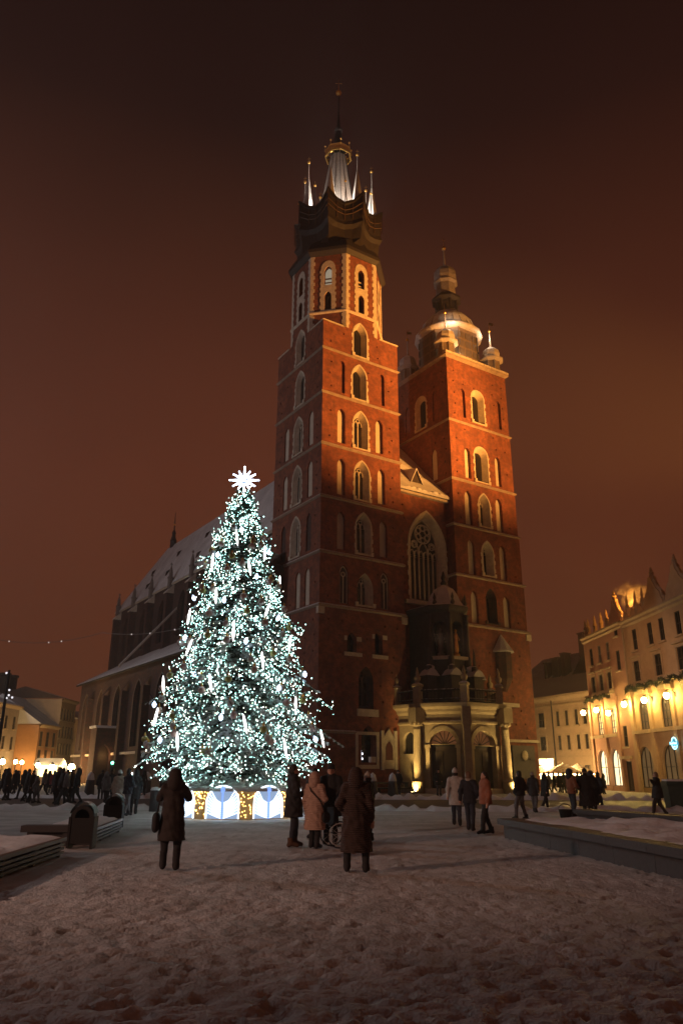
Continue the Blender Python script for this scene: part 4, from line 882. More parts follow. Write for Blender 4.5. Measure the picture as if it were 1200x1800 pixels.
def far_wins():
    ws = []
    for x in (-5.5, -3.25, -1.1): ws.append(dict(x0=x-.4+FX, x1=x+.4+FX, z0=12.5, z1=14.3, fm=FRAME_D if x < -5 else FRAME_L, pm=GLASS, sill=TRIM, cols=2, rows=2))
    ws.append(dict(x0=.9+FX, x1=1.7+FX, z0=14.5, z1=15.5, fm=FRAME_D, pm=GLASS, sill=TRIM, cols=1, rows=1)); ws.append(dict(x0=.75+FX, x1=1.6+FX, z0=11.2, z1=13.1, fm=FRAME_D, pm=GLASS, sill=TRIM, cols=2, rows=2))
    for x in (-5.6, -3.5, -1.4): ws.append(dict(x0=x-.5+FX, x1=x+.5+FX, z0=9.7, z1=11.35, fm=FRAME_D, pm=GLASS, sill=TRIM, trim=TRIM, hood=TRIM, cols=2, rows=2))
    for x in (-4.95, -1.6): ws.append(dict(x0=x-.75+FX, x1=x+.75+FX, z0=5.45, z1=7.8, fm=FRAME_D, pm=PANE_LIT, kind='arch', cols=3, rows=4, depth=.22))
    for x in (-5.5, -2.3): ws.append(dict(x0=x-1.2+FX, x1=x+1.2+FX, z0=.55, z1=4.0, fm=FRAME_D, pm=PANE_PALE, kind='arch', cols=2, rows=2, depth=.38))
    ws.append(dict(x0=.35+FX, x1=1.3+FX, z0=4.1, z1=6.0, fm=FRAME_D, pm=GLASS, sill=TRIM, cols=1, rows=2)); ws.append(dict(x0=.2+FX, x1=1.5+FX, z0=.15, z1=2.8, fm=FRAME_D, pm=WOOD, cols=2, rows=1))
    return ws
def far_extras(t, L):
    gable(t, FX + 1.3, 2.9, 15.6, 2.5, ROSE)
    for x in (-6.6, -5.8, -3.9, -2.2, -.7): finial(t, x + FX, .1, 15.7, 1.9, TRIM, .24)
    for x0, x1 in ((.05, 3.5), (3.9, 6.8)):
        b = MB(); b.slab(LF, rect(x0, x1, 5.1, 5.38), -.3, .1); b.obj('ledge', TRIM, t)
    b = MB(); b.slab(LF, rect(0, 6.8, 9.2, 9.5), -.5, .1); b.obj('balcony_ledge', TRIM, t); garland(t, .1, 6.7, 9.0, .55)
    for x in (.15, 3.7, 7.0): b = MB(); b.slab(LF, rect(x-.22, x+.22, 0, 8.9), -.18, .02); b.obj('pilaster', ROSE, t)
    b = MB(); b.slab(LF, rect(FX-.55, FX+1.9, 3.0, 3.25), -.3, .02); b.obj('door_hood', TRIM, t)
far = row_house(-7.4, 2.95, ROSE, 'rose town house with spiky finials and tall lit arched windows', far_wins(), 15.55, far_extras)
for o, x, z, lb in ((far, -7.3+FX, 7.8, 'glowing wall lantern at the corner of the rose house'), (far, -4.0+FX+.35, 7.8, 'glowing wall lantern between lit arched windows of rose house'), (far, -.75+FX, 7.3, 'glowing wall lantern near the rose house downpipe'),
                    (near, .15, 7.8, 'glowing wall lantern where ochre and rose houses meet'), (near, 4.4, 7.8, 'glowing wall lantern between the first and second arched windows of ochre house'), (near, 8.6, 7.8, 'glowing wall lantern beside the neon sign of ochre house')):
    wall_lantern(o, x, z, lb)
# neon sign: ring, banner and lettering
ns = thing('neon_sign', 'round blue white neon shop sign with a banner across', 'sign', row_pt(11.0) + Vector((-.28, 0, 4.05)), ROWA)
NEON = mat('neon_blue', (.5, .8, .9), emit=(.35, .85, 1.0), estr=3.2); NEON_D = mat('neon_backing', (.06, .2, .26), emit=(.15, .6, .8), estr=.5)
b = MB(); b.lathe([(.46, 0), (.46, .06)], 20); me = b.mesh('disc', NEON_D); o = link('disc', me, ns); o.rotation_euler = (R(90), 0, 0)
b = MB(); b.tube([(.46*math.cos(k*math.pi/10), -.1, .46*math.sin(k*math.pi/10)) for k in range(21)], .04, 5); b.obj('ring', NEON, ns)
b = MB(); b.box(-.72, .72, -.16, -.08, -.14, .14); b.obj('banner', NEON_D, ns)
def lettering(par, text, size, loc, m):
    c = bpy.data.curves.new('lettering', 'FONT'); c.body = text; c.size = size; c.align_x = 'CENTER'; c.align_y = 'CENTER'; c.extrude = .012
    tmp = bpy.data.objects.new('tmp', c); col.objects.link(tmp); me = bpy.data.meshes.new_from_object(tmp.evaluated_get(bpy.context.evaluated_depsgraph_get())); bpy.data.objects.remove(tmp)
    me.materials.clear(); me.materials.append(m); o = link('lettering', me, par); o.location = loc; o.rotation_euler = (R(90), 0, 0); return o
lettering(ns, 'Hard Rock', .27, (0, -.18, .0), NEON); lettering(ns, 'CAFE', .17, (0, -.12, -.27), NEON)

# steam drifting over the roof, lit by a lamp behind the parapet
def steam():
    c = at(1113, 1042, 73); b = MB(); b.ball((0, 0, 0), 1, 16, 10, (2.2, 1.7, 1.5))
    m = bpy.data.materials.new('lit_steam'); m.use_nodes = True; n = m.node_tree.nodes; L = m.node_tree.links; n.remove(n['Principled BSDF'])
    pv = n.new('ShaderNodeVolumePrincipled'); pv.inputs['Color'].default_value = (.9, .88, .85, 1); L.new(pv.outputs[0], n['Material Output'].inputs['Volume'])
    co = n.new('ShaderNodeTexCoord'); no = n.new('ShaderNodeTexNoise'); no.inputs['Scale'].default_value = 1.5; no.inputs['Detail'].default_value = 5; L.new(co.outputs['Object'], no.inputs['Vector'])
    ln = n.new('ShaderNodeVectorMath'); ln.operation = 'LENGTH'; mp = n.new('ShaderNodeVectorMath'); mp.operation = 'MULTIPLY'; mp.inputs[1].default_value = (1/2.2, 1/1.7, 1/1.5); L.new(co.outputs['Object'], mp.inputs[0]); L.new(mp.outputs[0], ln.inputs[0])
    su = n.new('ShaderNodeMath'); su.operation = 'SUBTRACT'; L.new(no.outputs['Fac'], su.inputs[0]); ml = n.new('ShaderNodeMath'); ml.operation = 'MULTIPLY'; ml.inputs[1].default_value = .52; L.new(ln.outputs['Value'], ml.inputs[0]); L.new(ml.outputs[0], su.inputs[1])
    mr_ = n.new('ShaderNodeMapRange'); mr_.inputs[1].default_value = .14; mr_.inputs[2].default_value = .42; mr_.inputs[4].default_value = .8; L.new(su.outputs[0], mr_.inputs[0]); L.new(mr_.outputs[0], pv.inputs['Density'])
    o = b.obj('steam', m, None, True, kind='stuff', label='cloud of steam glowing orange above the town house roofs', category='steam'); o.location = c
    lamp('roof_lamp', 'POINT', c + Vector((-.6, -.3, -1.4)), 750, (1, .36, .05), radius=.15)
steam()

# curved cream house closing the view behind the lower tower
def back_house():
    A, B = Vector((24.2, 100, 0)), Vector((28.6, 89, 0)); d = (B - A).normalized(); t = thing('town_house', 'long cream three storey house with snowy roof and chimneys', 'house', A - d*8, math.atan2(d.y, d.x)); o_ = 8; hs = []
    for x in (2.7, 6.0, 7.7, 9.5, 11.0, -.8, -3.8):
        for z0, z1 in ((7.1, 8.85), (4.35, 6.0)):
            w = .62 if x < 5 else .32; hs.append(house_window(t, LF, x-w+o_, x+w+o_, z0, z1, FRAME_D, GLASS, sill=TRIM, trim=TRIM, cols=2, rows=2))
    for x in (8.6, 10.6): hs.append(house_window(t, LF, x-.5+o_, x+.5+o_, 1.2, 2.6, FRAME_D, PANE_DIM, cols=2, rows=2))
    hs.append(house_window(t, LF, -.2+o_, 4.4+o_, .6, 3.45, FRAME_D, mat('bright_shop_pane', (.6, .5, .3), emit=(1, .74, .34), estr=8), cols=3, rows=1))
    b = MB(); b.wall(LF, rect(0, 22, 0, 10.6), hs); b.obj('wall', CREAM, t)
    b = MB(); b.loft([[(x, y, z) for x in (0, 22)] for y, z in ((0, 10.1), (-.4, 10.5), (-.4, 10.75), (.2, 10.8))], closed=False); b.obj('cornice', TRIM, t)
    b = MB(); b.slab(LF, rect(0, 22, 9.55, 9.7), -.1, .02); b.obj('upper_band', TRIM, t); b = MB(); b.slab(LF, rect(0, 22, 3.5, 3.7), -.1, .02); b.obj('lower_band', TRIM, t)
    b = MB(); b.add([(0, 0, 10.75), (22, 0, 10.75), (22, 3.2, 13.4), (0, 3.2, 13.6)], [(0,1,2,3)]); b.obj('roof', TILE, t)
    b = MB(); b.tube([(5.05+o_, -.1, 0), (5.05+o_, -.1, 10.2)], .08, 6); b.obj('downpipe', IRON, t)
    b = MB(); b.add([(0, 3.2, 13.3), (22, 3.2, 13.1), (22, 9, 17.2), (0, 9, 17.4)], [(0,1,2,3)]); b.obj('upper_roof', SNOWROOF, t)
    b = MB(); b.add([(13, 3.3, 13.2), (22, 3.3, 13.2), (21, 3.6, 18.0), (17.5, 3.6, 18.0)], [(0,1,2,3)]); b.obj('dark_gable', TILE, t)
    for x, w, h in ((7.6, .5, 15.6), (9.6, 1.4, 16.0), (11.3, .8, 16.4), (15.2, .9, 18.4), (19.5, 1.5, 13.2)):
        b = MB(); b.box(x-w/2, x+w/2, 3.6 if h > 14 else 1.2, 4.6 if h > 14 else 2.4, 11.5, h); b.box(x-w/2-.1, x+w/2+.1, 3.5 if h > 14 else 1.1, 4.7 if h > 14 else 2.5, h, h+.15); b.obj('chimney', mat('chimney_brick', (.10, .05, .04), (.07, .04, .03), 4, .9, snow=.8, snow_lo=.6), t)
back_house()

# houses across the small square on the other side of the church
def left_house(x, y0, y1, h, wallm, label, cols, rows, zf, roofz, ww=.42, lit=()):
    t = thing('town_house', label, 'house', (x, y0, 0), R(90)); L = y1 - y0; hs = []
    for r_ in rows:
        for k in range(cols):
            xc = L*(k + .5)/cols; hs.append(house_window(t, LF, xc-ww, xc+ww, r_[0], r_[1], FRAME_D, GLASS, sill=TRIM, cols=2, rows=2))
    for (a, c, z0, z1) in lit: hs.append(house_window(t, LF, a, c, z0, z1, FRAME_D, PANE_PALE, cols=2, rows=1))
    b = MB(); b.wall(LF, rect(0, L, 0, h), hs); b.add([(0, 0, 0), (0, 12, 0), (0, 12, h), (0, 0, h)], [(0,1,2,3)]); b.obj('wall', wallm, t)
    b = MB(); b.loft([[(q, y, z) for q in (-.2, L+.2)] for y, z in ((0, h-.4), (-.45, h-.1), (-.45, h+.1), (.2, h+.15))], closed=False); b.obj('cornice', TRIM, t)
    b = MB(); b.add([(-.3, -.4, h+.1), (L+.3, -.4, h+.1), (L+.3, 6, roofz), (-.3, 6, roofz), (-.3, 12, h), (L+.3, 12, h)], [(0,1,2,3), (3,2,5,4), (0,3,4)]); b.obj('roof', SNOWROOF if roofz < 13 else TILE, t); return t
GREYR = mat('grey_render', (.30, .235, .18), (.24, .19, .145), 1.2, .9, .15, 10)
left_house(-47.3, 92, 114, 10.6, GREYR, 'plain grey brown house with decorated roof balcony beside market', 8, ((7.4, 9.2), (4.6, 6.4)), 0, 13.2)
left_house(-44.2, 114.2, 122, 8.2, mat('orange_render', (.46, .235, .10), (.38, .19, .085), 1.2, .9, .15, 10), 'small orange lit house with snowy roof and tall windows', 3, ((5.2, 7.3), (2.9, 4.7)), 0, 12.6, .6, ((.8, 6.8, .3, 2.5),))
left_house(-44.2, 122.2, 129, 12.6, CREAM, 'tall pale house with rows of narrow windows beside the orange house', 5, ((9.4, 11.2), (6.7, 8.5), (4.2, 5.9)), 0, 14.5, .36, ((.6, 6.2, .3, 2.8),))
left_house(-43.6, 129.2, 146, 9.8, CREAM, 'cream house half hidden behind the church aisle corner', 9, ((7.0, 8.6), (4.4, 5.9)), 0, 12.4, .38)
def dark_block():
    t = thing('town_house', 'big dark house with steep roof and round chimneys behind the lit houses', 'house', (-60, 128, 0), R(90)); b = MB(); b.box(0, 20, 0, 10, 0, 12.6); b.obj('wall', mat('dark_render', (.09, .07, .06), None, 2, .9), t)
    b = MB(); b.add([(-.3, -.4, 12.6), (20.3, -.4, 12.6), (20, 5, 17.2), (0, 5, 17.2), (-.3, 10, 12.6), (20.3, 10, 12.6)], [(0,1,2,3), (3,2,5,4), (0,3,4), (1,2,5)]); b.obj('roof', TILE, t)
    for x in (15, 18.5): b = MB(); b.lathe([(.9, 15.0), (.9, 18.6), (1.1, 18.7), (1.1, 19.1)], 10, (x, 3, 0)); b.obj('chimney', COPPER, t)
dark_block()

# ------------------------------------------------------------------ Christmas tree
TX, TY = -4.42, 32.9
def spruce():
    t = thing('christmas_tree', 'huge Christmas tree covered in white fairy lights on a lit round plinth', 'tree', (TX, TY, 0))
    rs = np.random.RandomState(11)
    zk = np.array([1.35, 1.9, 2.9, 4.0, 5.4, 7.7, 10.2, 11.5, 12.8, 13.6, 14.15]); rk = np.array([2.5, 3.1, 3.75, 3.5, 3.05, 2.35, 1.72, 1.25, .78, .45, .12])
    lean = lambda z: -.012*z
    V, F, TIP = [], [], []
    def blade(a, d, side, L, w):                                  # one needled twig: a flat tapered spray bent downwards
        b0 = len(V); m = a + d*L*.55; e = a + d*L - np.array([0, 0, .10*L])
        V.extend([a - side*w*.35, a + side*w*.35, m + side*w, m - side*w, e]); F.extend([(b0, b0+1, b0+2, b0+3), (b0+3, b0+2, b0+4)])
    bark = MB(); z = 1.3
    while z < 14.0:
        Rz = np.interp(z, zk, rk); n = max(5, int(9 + 3.2*Rz)); ph = rs.rand()*6.28
        for k in range(n):
            az = ph + 6.283*k/n + .25*rs.randn(); Lb = Rz*(.76 + .28*rs.rand()) * (1.26 if rs.rand() < .09 else 1); rise = .45 if z > 11 else (.22 if z > 5 else (.14 if z > 3.2 else .34))
            dirh = np.array([math.cos(az), math.sin(az), 0]); perp = np.array([-math.sin(az), math.cos(az), 0]); zb = z + .15*rs.randn()
            pos = lambda s: np.array([lean(zb), 0, zb]) + dirh*(Lb*s) + np.array([0, 0, Lb*(rise*s - (.34 + .1*rise)*s*s*1.15)])
            if z < 9 and k % 2 == 0: bark.tube([tuple(pos(s)) for s in (0, .45, .9)], [.035*Rz/2, .02, .01], 4)
            s = .22
            while s < 1.0:
                p = pos(s); p2 = pos(min(1, s + .03)); dr = (p2 - p)/np.linalg.norm(p2 - p + 1e-9)
                for sg in (-1, 1):
                    L = (.20 + .55*(1 - s)*min(1, Lb/2.2) + .10*rs.rand()); d = dr*.72 + perp*sg*(.62 + .3*rs.rand()) + np.array([0, 0, -.10 + .16*rs.randn()]); d /= np.linalg.norm(d)
                    sd = np.cross(d, [0, 0, 1.]); sd /= np.linalg.norm(sd) + 1e-9; sd = sd*math.cos(.5*rs.randn()) + np.array([0, 0, 1.])*math.sin(.5*rs.randn())
                    blade(p, d, sd, L, .055 + .02*rs.rand())
                    for q in (.45, .75):                          # side sprays
                        a = p + d*L*q
                        for s2 in (-1, 1):
                            d2 = d*.7 + np.cross(d, [0, 0, 1.])*s2*.7 + np.array([0, 0, .12*rs.randn() - .06]); d2 /= np.linalg.norm(d2); sd2 = np.cross(d2, [0, 0, 1.]); sd2 /= np.linalg.norm(sd2) + 1e-9; blade(a, d2, sd2, L*.42, .035)
                    if s > .35: TIP.append((p + d*L*rs.rand(), s))
                s += .085*2.2/max(.9, Lb)*(.8 + .4*rs.rand())
            TIP.append((pos(1.0), 1.0))
        z += .12 + .055*Rz
    me = bpy.data.meshes.new('crown'); me.from_pydata([tuple(v) for v in V], [], F); me.materials.append(mat('snowy_needles', (.050, .085, .052), (.028, .055, .034), 2.2, .75, snow=.75, snow_lo=.24)); me.update(); link('crown', me, t)
    tr = MB(); tr.tube([(0, 0, .3), (lean(5), 0, 5), (lean(10), 0, 10), (lean(14), 0, 14.1)], [.26, .2, .1, .03], 8); tr.v, base = tr.v, 0
    tr.obj('trunk', mat('spruce_bark', (.07, .05, .038), (.05, .035, .027), 6, .9, .4, 20), t); bark.obj('branch', MATS['spruce_bark'], t, kind='stuff')
    # fairy lights: small bulbs on the outer twigs
    idx = rs.permutation(len(TIP)); bl = MB(); cnt = 0; bw = MB()
    for i in idx:
        p, s = TIP[i]
        az_ = math.atan2(p[1], p[0]); gap = math.sin(az_*5 + p[2]*1.9) + math.sin(az_*3 - p[2]*2.7 + 1) + .8*math.sin(az_*9 + p[2]*4.1)
        if rs.rand() > (s**1.5)*(1.2 if gap > -.6 else .32): continue
        for c in ([p + np.array([0, 0, -.02])] + ([p + .14*rs.randn(3)] if gap > -.8 else [])):
          r = .0095 + .0125*rs.rand()**2.2; tgt = bw if rs.rand() < .22 else bl
          tgt.add([c + np.array(o)*r for o in ((1,0,0), (-1,0,0), (0,1,0), (0,-1,0), (0,0,1.3), (0,0,-1.3))], [(0,2,4), (2,1,4), (1,3,4), (3,0,4), (2,0,5), (1,2,5), (3,1,5), (0,3,5)]); cnt += 1
        if cnt >= 26000: break
    bl.obj('fairy_lights', mat('cool_white_bulb', (.9, .95, .9), emit=(.52, .98, .91), estr=17), t, kind='stuff'); bw.obj('fairy_lights', mat('warm_white_bulb', (.95, .9, .75), emit=(1, .93, .78), estr=17), t, kind='stuff')
    # star of rods
    sz = 14.72; st = thing('tree_star', 'glowing white star of rods on top of the Christmas tree', 'star', (TX + lean(14.5), TY, sz))
    SL = mat('star_light', (.9, .95, 1), emit=(.72, .82, 1.0), estr=8)
    for k in range(12):
        a = math.pi/2 + k*math.pi/6; L = .68 if k % 3 == 0 else (.58 if k % 2 == 0 else .50); b = MB(); d = Vector((math.cos(a), .0, math.sin(a))); b.tube([d*.14, d*L*.6, d*L], [.03, .052, .024], 6); b.ball(tuple(d*L), .04, 6, 4); b.obj('ray', SL, st, True)
    for k in range(4):
        a = math.pi/4 + k*math.pi/2; d = Vector((.6*math.cos(a), -.75, .6*math.sin(a))).normalized(); b = MB(); b.tube([d*.1, d*.42], [.045, .025], 6); b.obj('ray', SL, st, True)
    b = MB(); b.tube([(.17*math.cos(q*math.pi/6), -.03, .17*math.sin(q*math.pi/6)) for q in range(13)], .035, 5); b.tube([(0, 0, -.16), (0, 0, -.9)], .03, 5); b.obj('hub_ring', mat('star_hub', (.1, .12, .15), emit=(.5, .7, 1), estr=1.2), st)
    # plinth
    pl = thing('tree_plinth', 'round golden net plinth under the Christmas tree with white lit arches', 'plinth', (TX + .2, TY, 0))
    N = 14; RP = 2.45
    b = MB(); b.lathe([(RP, 0), (RP, 1.02), (RP-.2, 1.05)], N, rot=math.pi/N); b.obj('drum', mat('gold_fabric', (.30, .19, .07), (.2, .12, .05), 4, .6, emit=(1, .62, .18), estr=.05), pl)
    b = MB(); b.lathe([(RP+.18, 1.0), (RP+.16, 1.12), (RP-.3, 1.22), (RP-1.3, 1.42), (.3, 1.5)], 28); b.obj('snow_top', SNOW, pl, True)
    g = MB()
    for k in range(950):                                          # net of golden bulbs
        a = rs.rand()*6.283; zz = .06 + .92*rs.rand(); r = RP*math.cos(math.pi/N)/math.cos(((a) % (2*math.pi/N)) - math.pi/N) + .03; q = .016 + .012*rs.rand(); c = np.array([r*math.cos(a+math.pi/N), r*math.sin(a+math.pi/N), zz])
        g.add([c + np.array(o)*q for o in ((1,0,0), (-1,0,0), (0,1,0), (0,-1,0), (0,0,1), (0,0,-1))], [(0,2,4), (2,1,4), (1,3,4), (3,0,4), (2,0,5), (1,2,5), (3,1,5), (0,3,5)])
    g.obj('golden_bulbs', mat('gold_bulb', (1, .8, .4), emit=(1, .62, .16), estr=9), pl, kind='stuff')
    ML = mat('motif_light', (.9, .95, 1), emit=(.80, .92, 1.0), estr=3.0); MD = mat('motif_blue', (.2, .3, .6), emit=(.22, .40, 1.0), estr=1.1)
    pw = thing('light_motif', 'white glowing arched light motif with blue stem on the tree plinth', 'light motif', (0, 0, 0), 0, 'light motifs round the plinth')
    b = MB(); b.tube([(0, -.03, .03), (0, -.03, 1.22)], .035, 5); b.ball((0, -.03, 1.05), .09, 8, 6); b.obj('stem', MD, pw)
    for k in range(8):                                            # fans of light tubes curving out from the stem
        for sg in (-1, 1):
            z0 = .06 + .075*k; x1 = .60*(1 - (k/9)**3*.5); z1 = z0 + .20 + .035*k; bb = MB(); bb.tube([(sg*.05, 0, z0), (sg*x1*.55, .02, z0 + .10), (sg*x1, .0, z1)], [.013, .016, .010], 5); bb.obj('light_tube', ML, pw)
    bb = MB(); bb.tube([(.62, .02, .04)] + [(.62*math.cos(q*math.pi/14), .02, .62 + .58*math.sin(q*math.pi/14)) for q in range(15)] + [(-.62, .02, .04)], .028, 5); bb.obj('light_arch', ML, pw)
    bb = MB(); bb.slab(lambda x, z, d: (x, .06 + d, z), arch(0, 1.22, .03, 1.16, zs=.62, rnd=True), 0, .02); bb.obj('diffuser', mat('motif_diffuser', (.10, .12, .16), emit=(.50, .68, 1.0), estr=.55), pw)
    for k in range(N):
        o = pw if k == 0 else copy_tree(pw); a = -math.pi/2 - .09 + (k - 6)*2*math.pi/9
        if k >= 9:
            if o is not pw: 
                for c in list(o.children): bpy.data.objects.remove(c)
                bpy.data.objects.remove(o)
            continue
        put(o, (TX + .2 + (RP + .12)*math.cos(a), TY + (RP + .12)*math.sin(a), 0), a + math.pi/2)
    # hanging ornaments
    def on_tree(az, z, f=1.0):
        r = np.interp(z, zk, rk)*f; return (TX + lean(z) + r*math.cos(az), TY + r*math.sin(az), z)
    BR = mat('dusty_pink_bauble', (.58, .43, .38), (.48, .36, .32), 6, .45, snow=.7, snow_lo=.55); GO = mat('gold_green_bauble', (.45, .42, .16), (.35, .33, .1), 5, .3, metal=.3, snow=.6, snow_lo=.6); WH = mat('frosted_bauble', (.55, .56, .52), (.45, .46, .43), 5, .35, snow=.6, snow_lo=.5)
    def bauble(m, r, label, group):
        o = thing('bauble', label, 'bauble', group=group); b = MB(); b.ball((0, 0, 0), r, 14, 10); b.obj('globe', m, o, True); b = MB(); b.lathe([(.045, r*.96), (.045, r+.06), (.01, r+.14)], 8); b.obj('cap', GOLD, o); b = MB(); b.tube([(0, 0, r+.1), (0, .25, r+.42)], .012, 4); b.obj('cord', IRON, o); return o
    specs = [(BR, .15, 'dusty pink bauble with a cap of snow hanging on Christmas tree', 'pink baubles on the tree', 26), (GO, .14, 'shiny gold green bauble hanging on Christmas tree', 'gold baubles on the tree', 16), (WH, .145, 'pale frosted bauble hanging on Christmas tree', 'frosted baubles on the tree', 22)]
    for m, r, lb, gp, n in specs:
        pr = bauble(m, r, lb, gp)
        for k in range(n):
            o = pr if k == 0 else copy_tree(pr); z_ = 2.3 + 9.8*((k + rs.rand())/n)**1.25; put(o, on_tree(-math.pi/2 + 1.4*(2*((k*.618 + r*3) % 1) - 1), z_, .98), rs.rand()*6)
    TB = mat('drop_light', (.95, .95, .9), emit=(1, .98, .94), estr=4); TBB = mat('blue_drop_light', (.7, .8, 1), emit=(.55, .75, 1.0), estr=9)
    def drop(m, L, r, label, group):
        o = thing('light_drop', label, 'light drop', group=group); b = MB(); b.lathe([(.012, .0), (r*.6, -.08), (r, -L*.45), (r*.75, -L*.8), (.012, -L)], 8); b.obj('tube', m, o, True); b = MB(); b.tube([(0, .0, -.02), (0, .2, .3)], .012, 4); b.obj('cord', IRON, o); return o
    for m, L, r, lb, gp, n in ((TB, .72, .055, 'long white glowing icicle light hanging on Christmas tree', 'icicle lights on the tree', 20), (TBB, .26, .085, 'small bluish glowing star light on Christmas tree', 'bluish lights on the tree', 16)):
        pr = drop(m, L, r, lb, gp)
        for k in range(n):
            o = pr if k == 0 else copy_tree(pr); z_ = 2.7 + 9.6*((k + rs.rand())/n)**1.2; put(o, on_tree(-math.pi/2 + 1.45*(2*((k*.618 + L) % 1) - 1), z_, 1.03), rs.rand()*6); o.rotation_euler.y = .28*rs.randn()
spruce()

# ------------------------------------------------------------------ street furniture
def bench(p0, p1, width, label):                                  # long low slatted bench, deep snow on its top
    p0, p1 = Vector(p0), Vector(p1); d = p1 - p0; L = d.length; t = thing('long_bench', label, 'bench', p0, math.atan2(d.y, d.x))
    b = MB(); b.box(0, L, 0, .10, .30, .37); b.obj('front_rail', mat('bench_steel', (.014, .014, .016), (.010, .010, .011), 12, .32, metal=.1), t)
    for k, z in enumerate((.235, .155, .075)):
        b = MB(); b.box(.02, L-.02, .03, .07, z-.03, z+.02); b.obj('slat', MATS['bench_steel'], t)
    n = int(L/1.4) + 1
    for k in range(n): b = MB(); x = .1 + (L-.25)*k/max(1, n-1); b.box(x-.05, x+.05, .075, .5, -.05, .30); b.obj('leg', GRANITE_D, t)
    r_ = random.Random(int(L*10)); b = MB(); rings = []; nx = int(L/.18)
    for i in range(nx+1): rings.append([(L*i/nx, .11 + (width-.11)*j/8, .34 + (.05 if 0 < j < 8 else -.02) + .07*(r_.random()-.3)) for j in range(9)])
    b.loft(rings, closed=False); b.obj('snow_cover', SNOW, t, True)
    b = MB(); b.box(0, L, .5, width-.02, -.05, .33); b.obj('plinth', GRANITE_D, t)
bench((-5.42, 10.6, 0), (-5.86, 17.5, 0), 1.9, 'long slatted steel bench heaped with snow, in front of arched bin')
bench((-6.05, 20.0, 0), (-6.56, 24.5, 0), 1.5, 'slatted steel bench with snowy top between the two arched bins')
def bin_(loc, rz, label):
    t = thing('litter_bin', label, 'bin', loc, rz, 'arched black litter bins'); t.scale = (.92, .92, .92); w, dp = .29, .24; fn = lambda x, z, d: (x, -dp + d, z)
    A = arch(0, .58, .12, 1.02, rnd=True, n=8); M_ = arch(0, .36, .72, .93, rnd=True, n=6); b = MB(); b.wall(fn, A, [(M_, .12)]); b.wall(lambda x, z, d: (x, dp - d, z), A, []); n = len(A); b.add([(x, -dp, z) for x, z in A] + [(x, dp, z) for x, z in A], [(i, (i+1) % n, n+(i+1) % n, n+i) for i in range(n)]); b.obj('body', IRON, t)
    for x in (-w, w):
        b = MB(); b.box(x-.03, x+.03, -dp-.02, dp+.02, -.05, .75); b.obj('side_post', IRON, t)
    b = MB(); rings = []
    for y in (-dp-.02, -.1, .1, dp+.02): rings.append([(.33*math.cos(math.pi*k/10), y, .73 + (.33 + .055*math.sin(math.pi*k/10))*math.sin(math.pi*k/10) if 1 < k < 9 else .73 + .31*math.sin(math.pi*k/10)) for k in range(1, 10)])
    b.loft(rings, closed=False); b.obj('snow_hood', IRON_S, t, True)
bin_((-6.1, 19.25, 0), R(6), 'black arched litter bin with snowy hood between two slatted benches'); bin_((-7.35, 26.2, 0), R(6), 'black arched litter bin behind the end of the slatted bench')
b = MB(); t = thing('short_bench', 'short dark bench end sticking out behind the litter bin', 'bench', (-7.75, 19.7, 0), R(4)); b.box(0, 1.3, 0, .45, .30, .45); b.obj('seat', GRANITE_D, t); b = MB(); b.box(.15, .3, .05, .4, -.05, .3); b.obj('leg', GRANITE_D, t); b = MB(); b.box(1.0, 1.15, .05, .4, -.05, .3); b.obj('leg', GRANITE_D, t)
def bollard(loc, label, stone=False):
    t = thing('bollard', label, 'bollard', loc, 0, 'stone bollards by the church' if stone else None) if stone else thing('bollard', label, 'bollard', loc)
    if stone: b = MB(); b.lathe([(.36, -.1), (.36, .3), (.28, 1.0), (.16, 1.35), (.04, 1.5)], 10); b.obj('shaft', GRANITE, t, True); b = MB(); b.lathe([(.30, 1.0), (.2, 1.42), (.03, 1.58)], 10); b.obj('snow_cap', SNOW, t, True)
    else: b = MB(); b.lathe([(.24, -.05), (.24, .85), (.2, .93)], 12); b.obj('shaft', GRANITE, t, True); b = MB(); b.ball((0, 0, .93), .235, 12, 6, (1, 1, .5)); b.obj('snow_cap', SNOW, t, True)
bollard(gnd(271, 1426), 'round granite bollard with a snow cap beside the Christmas tree')
for px in (157, 257, 327, 655, 690): bollard(at(px, 1395, 57) * 1 - Vector((0, 0, at(px, 1395, 57).z - .12)), 'snow capped pointed stone bollard on the church pavement', True)

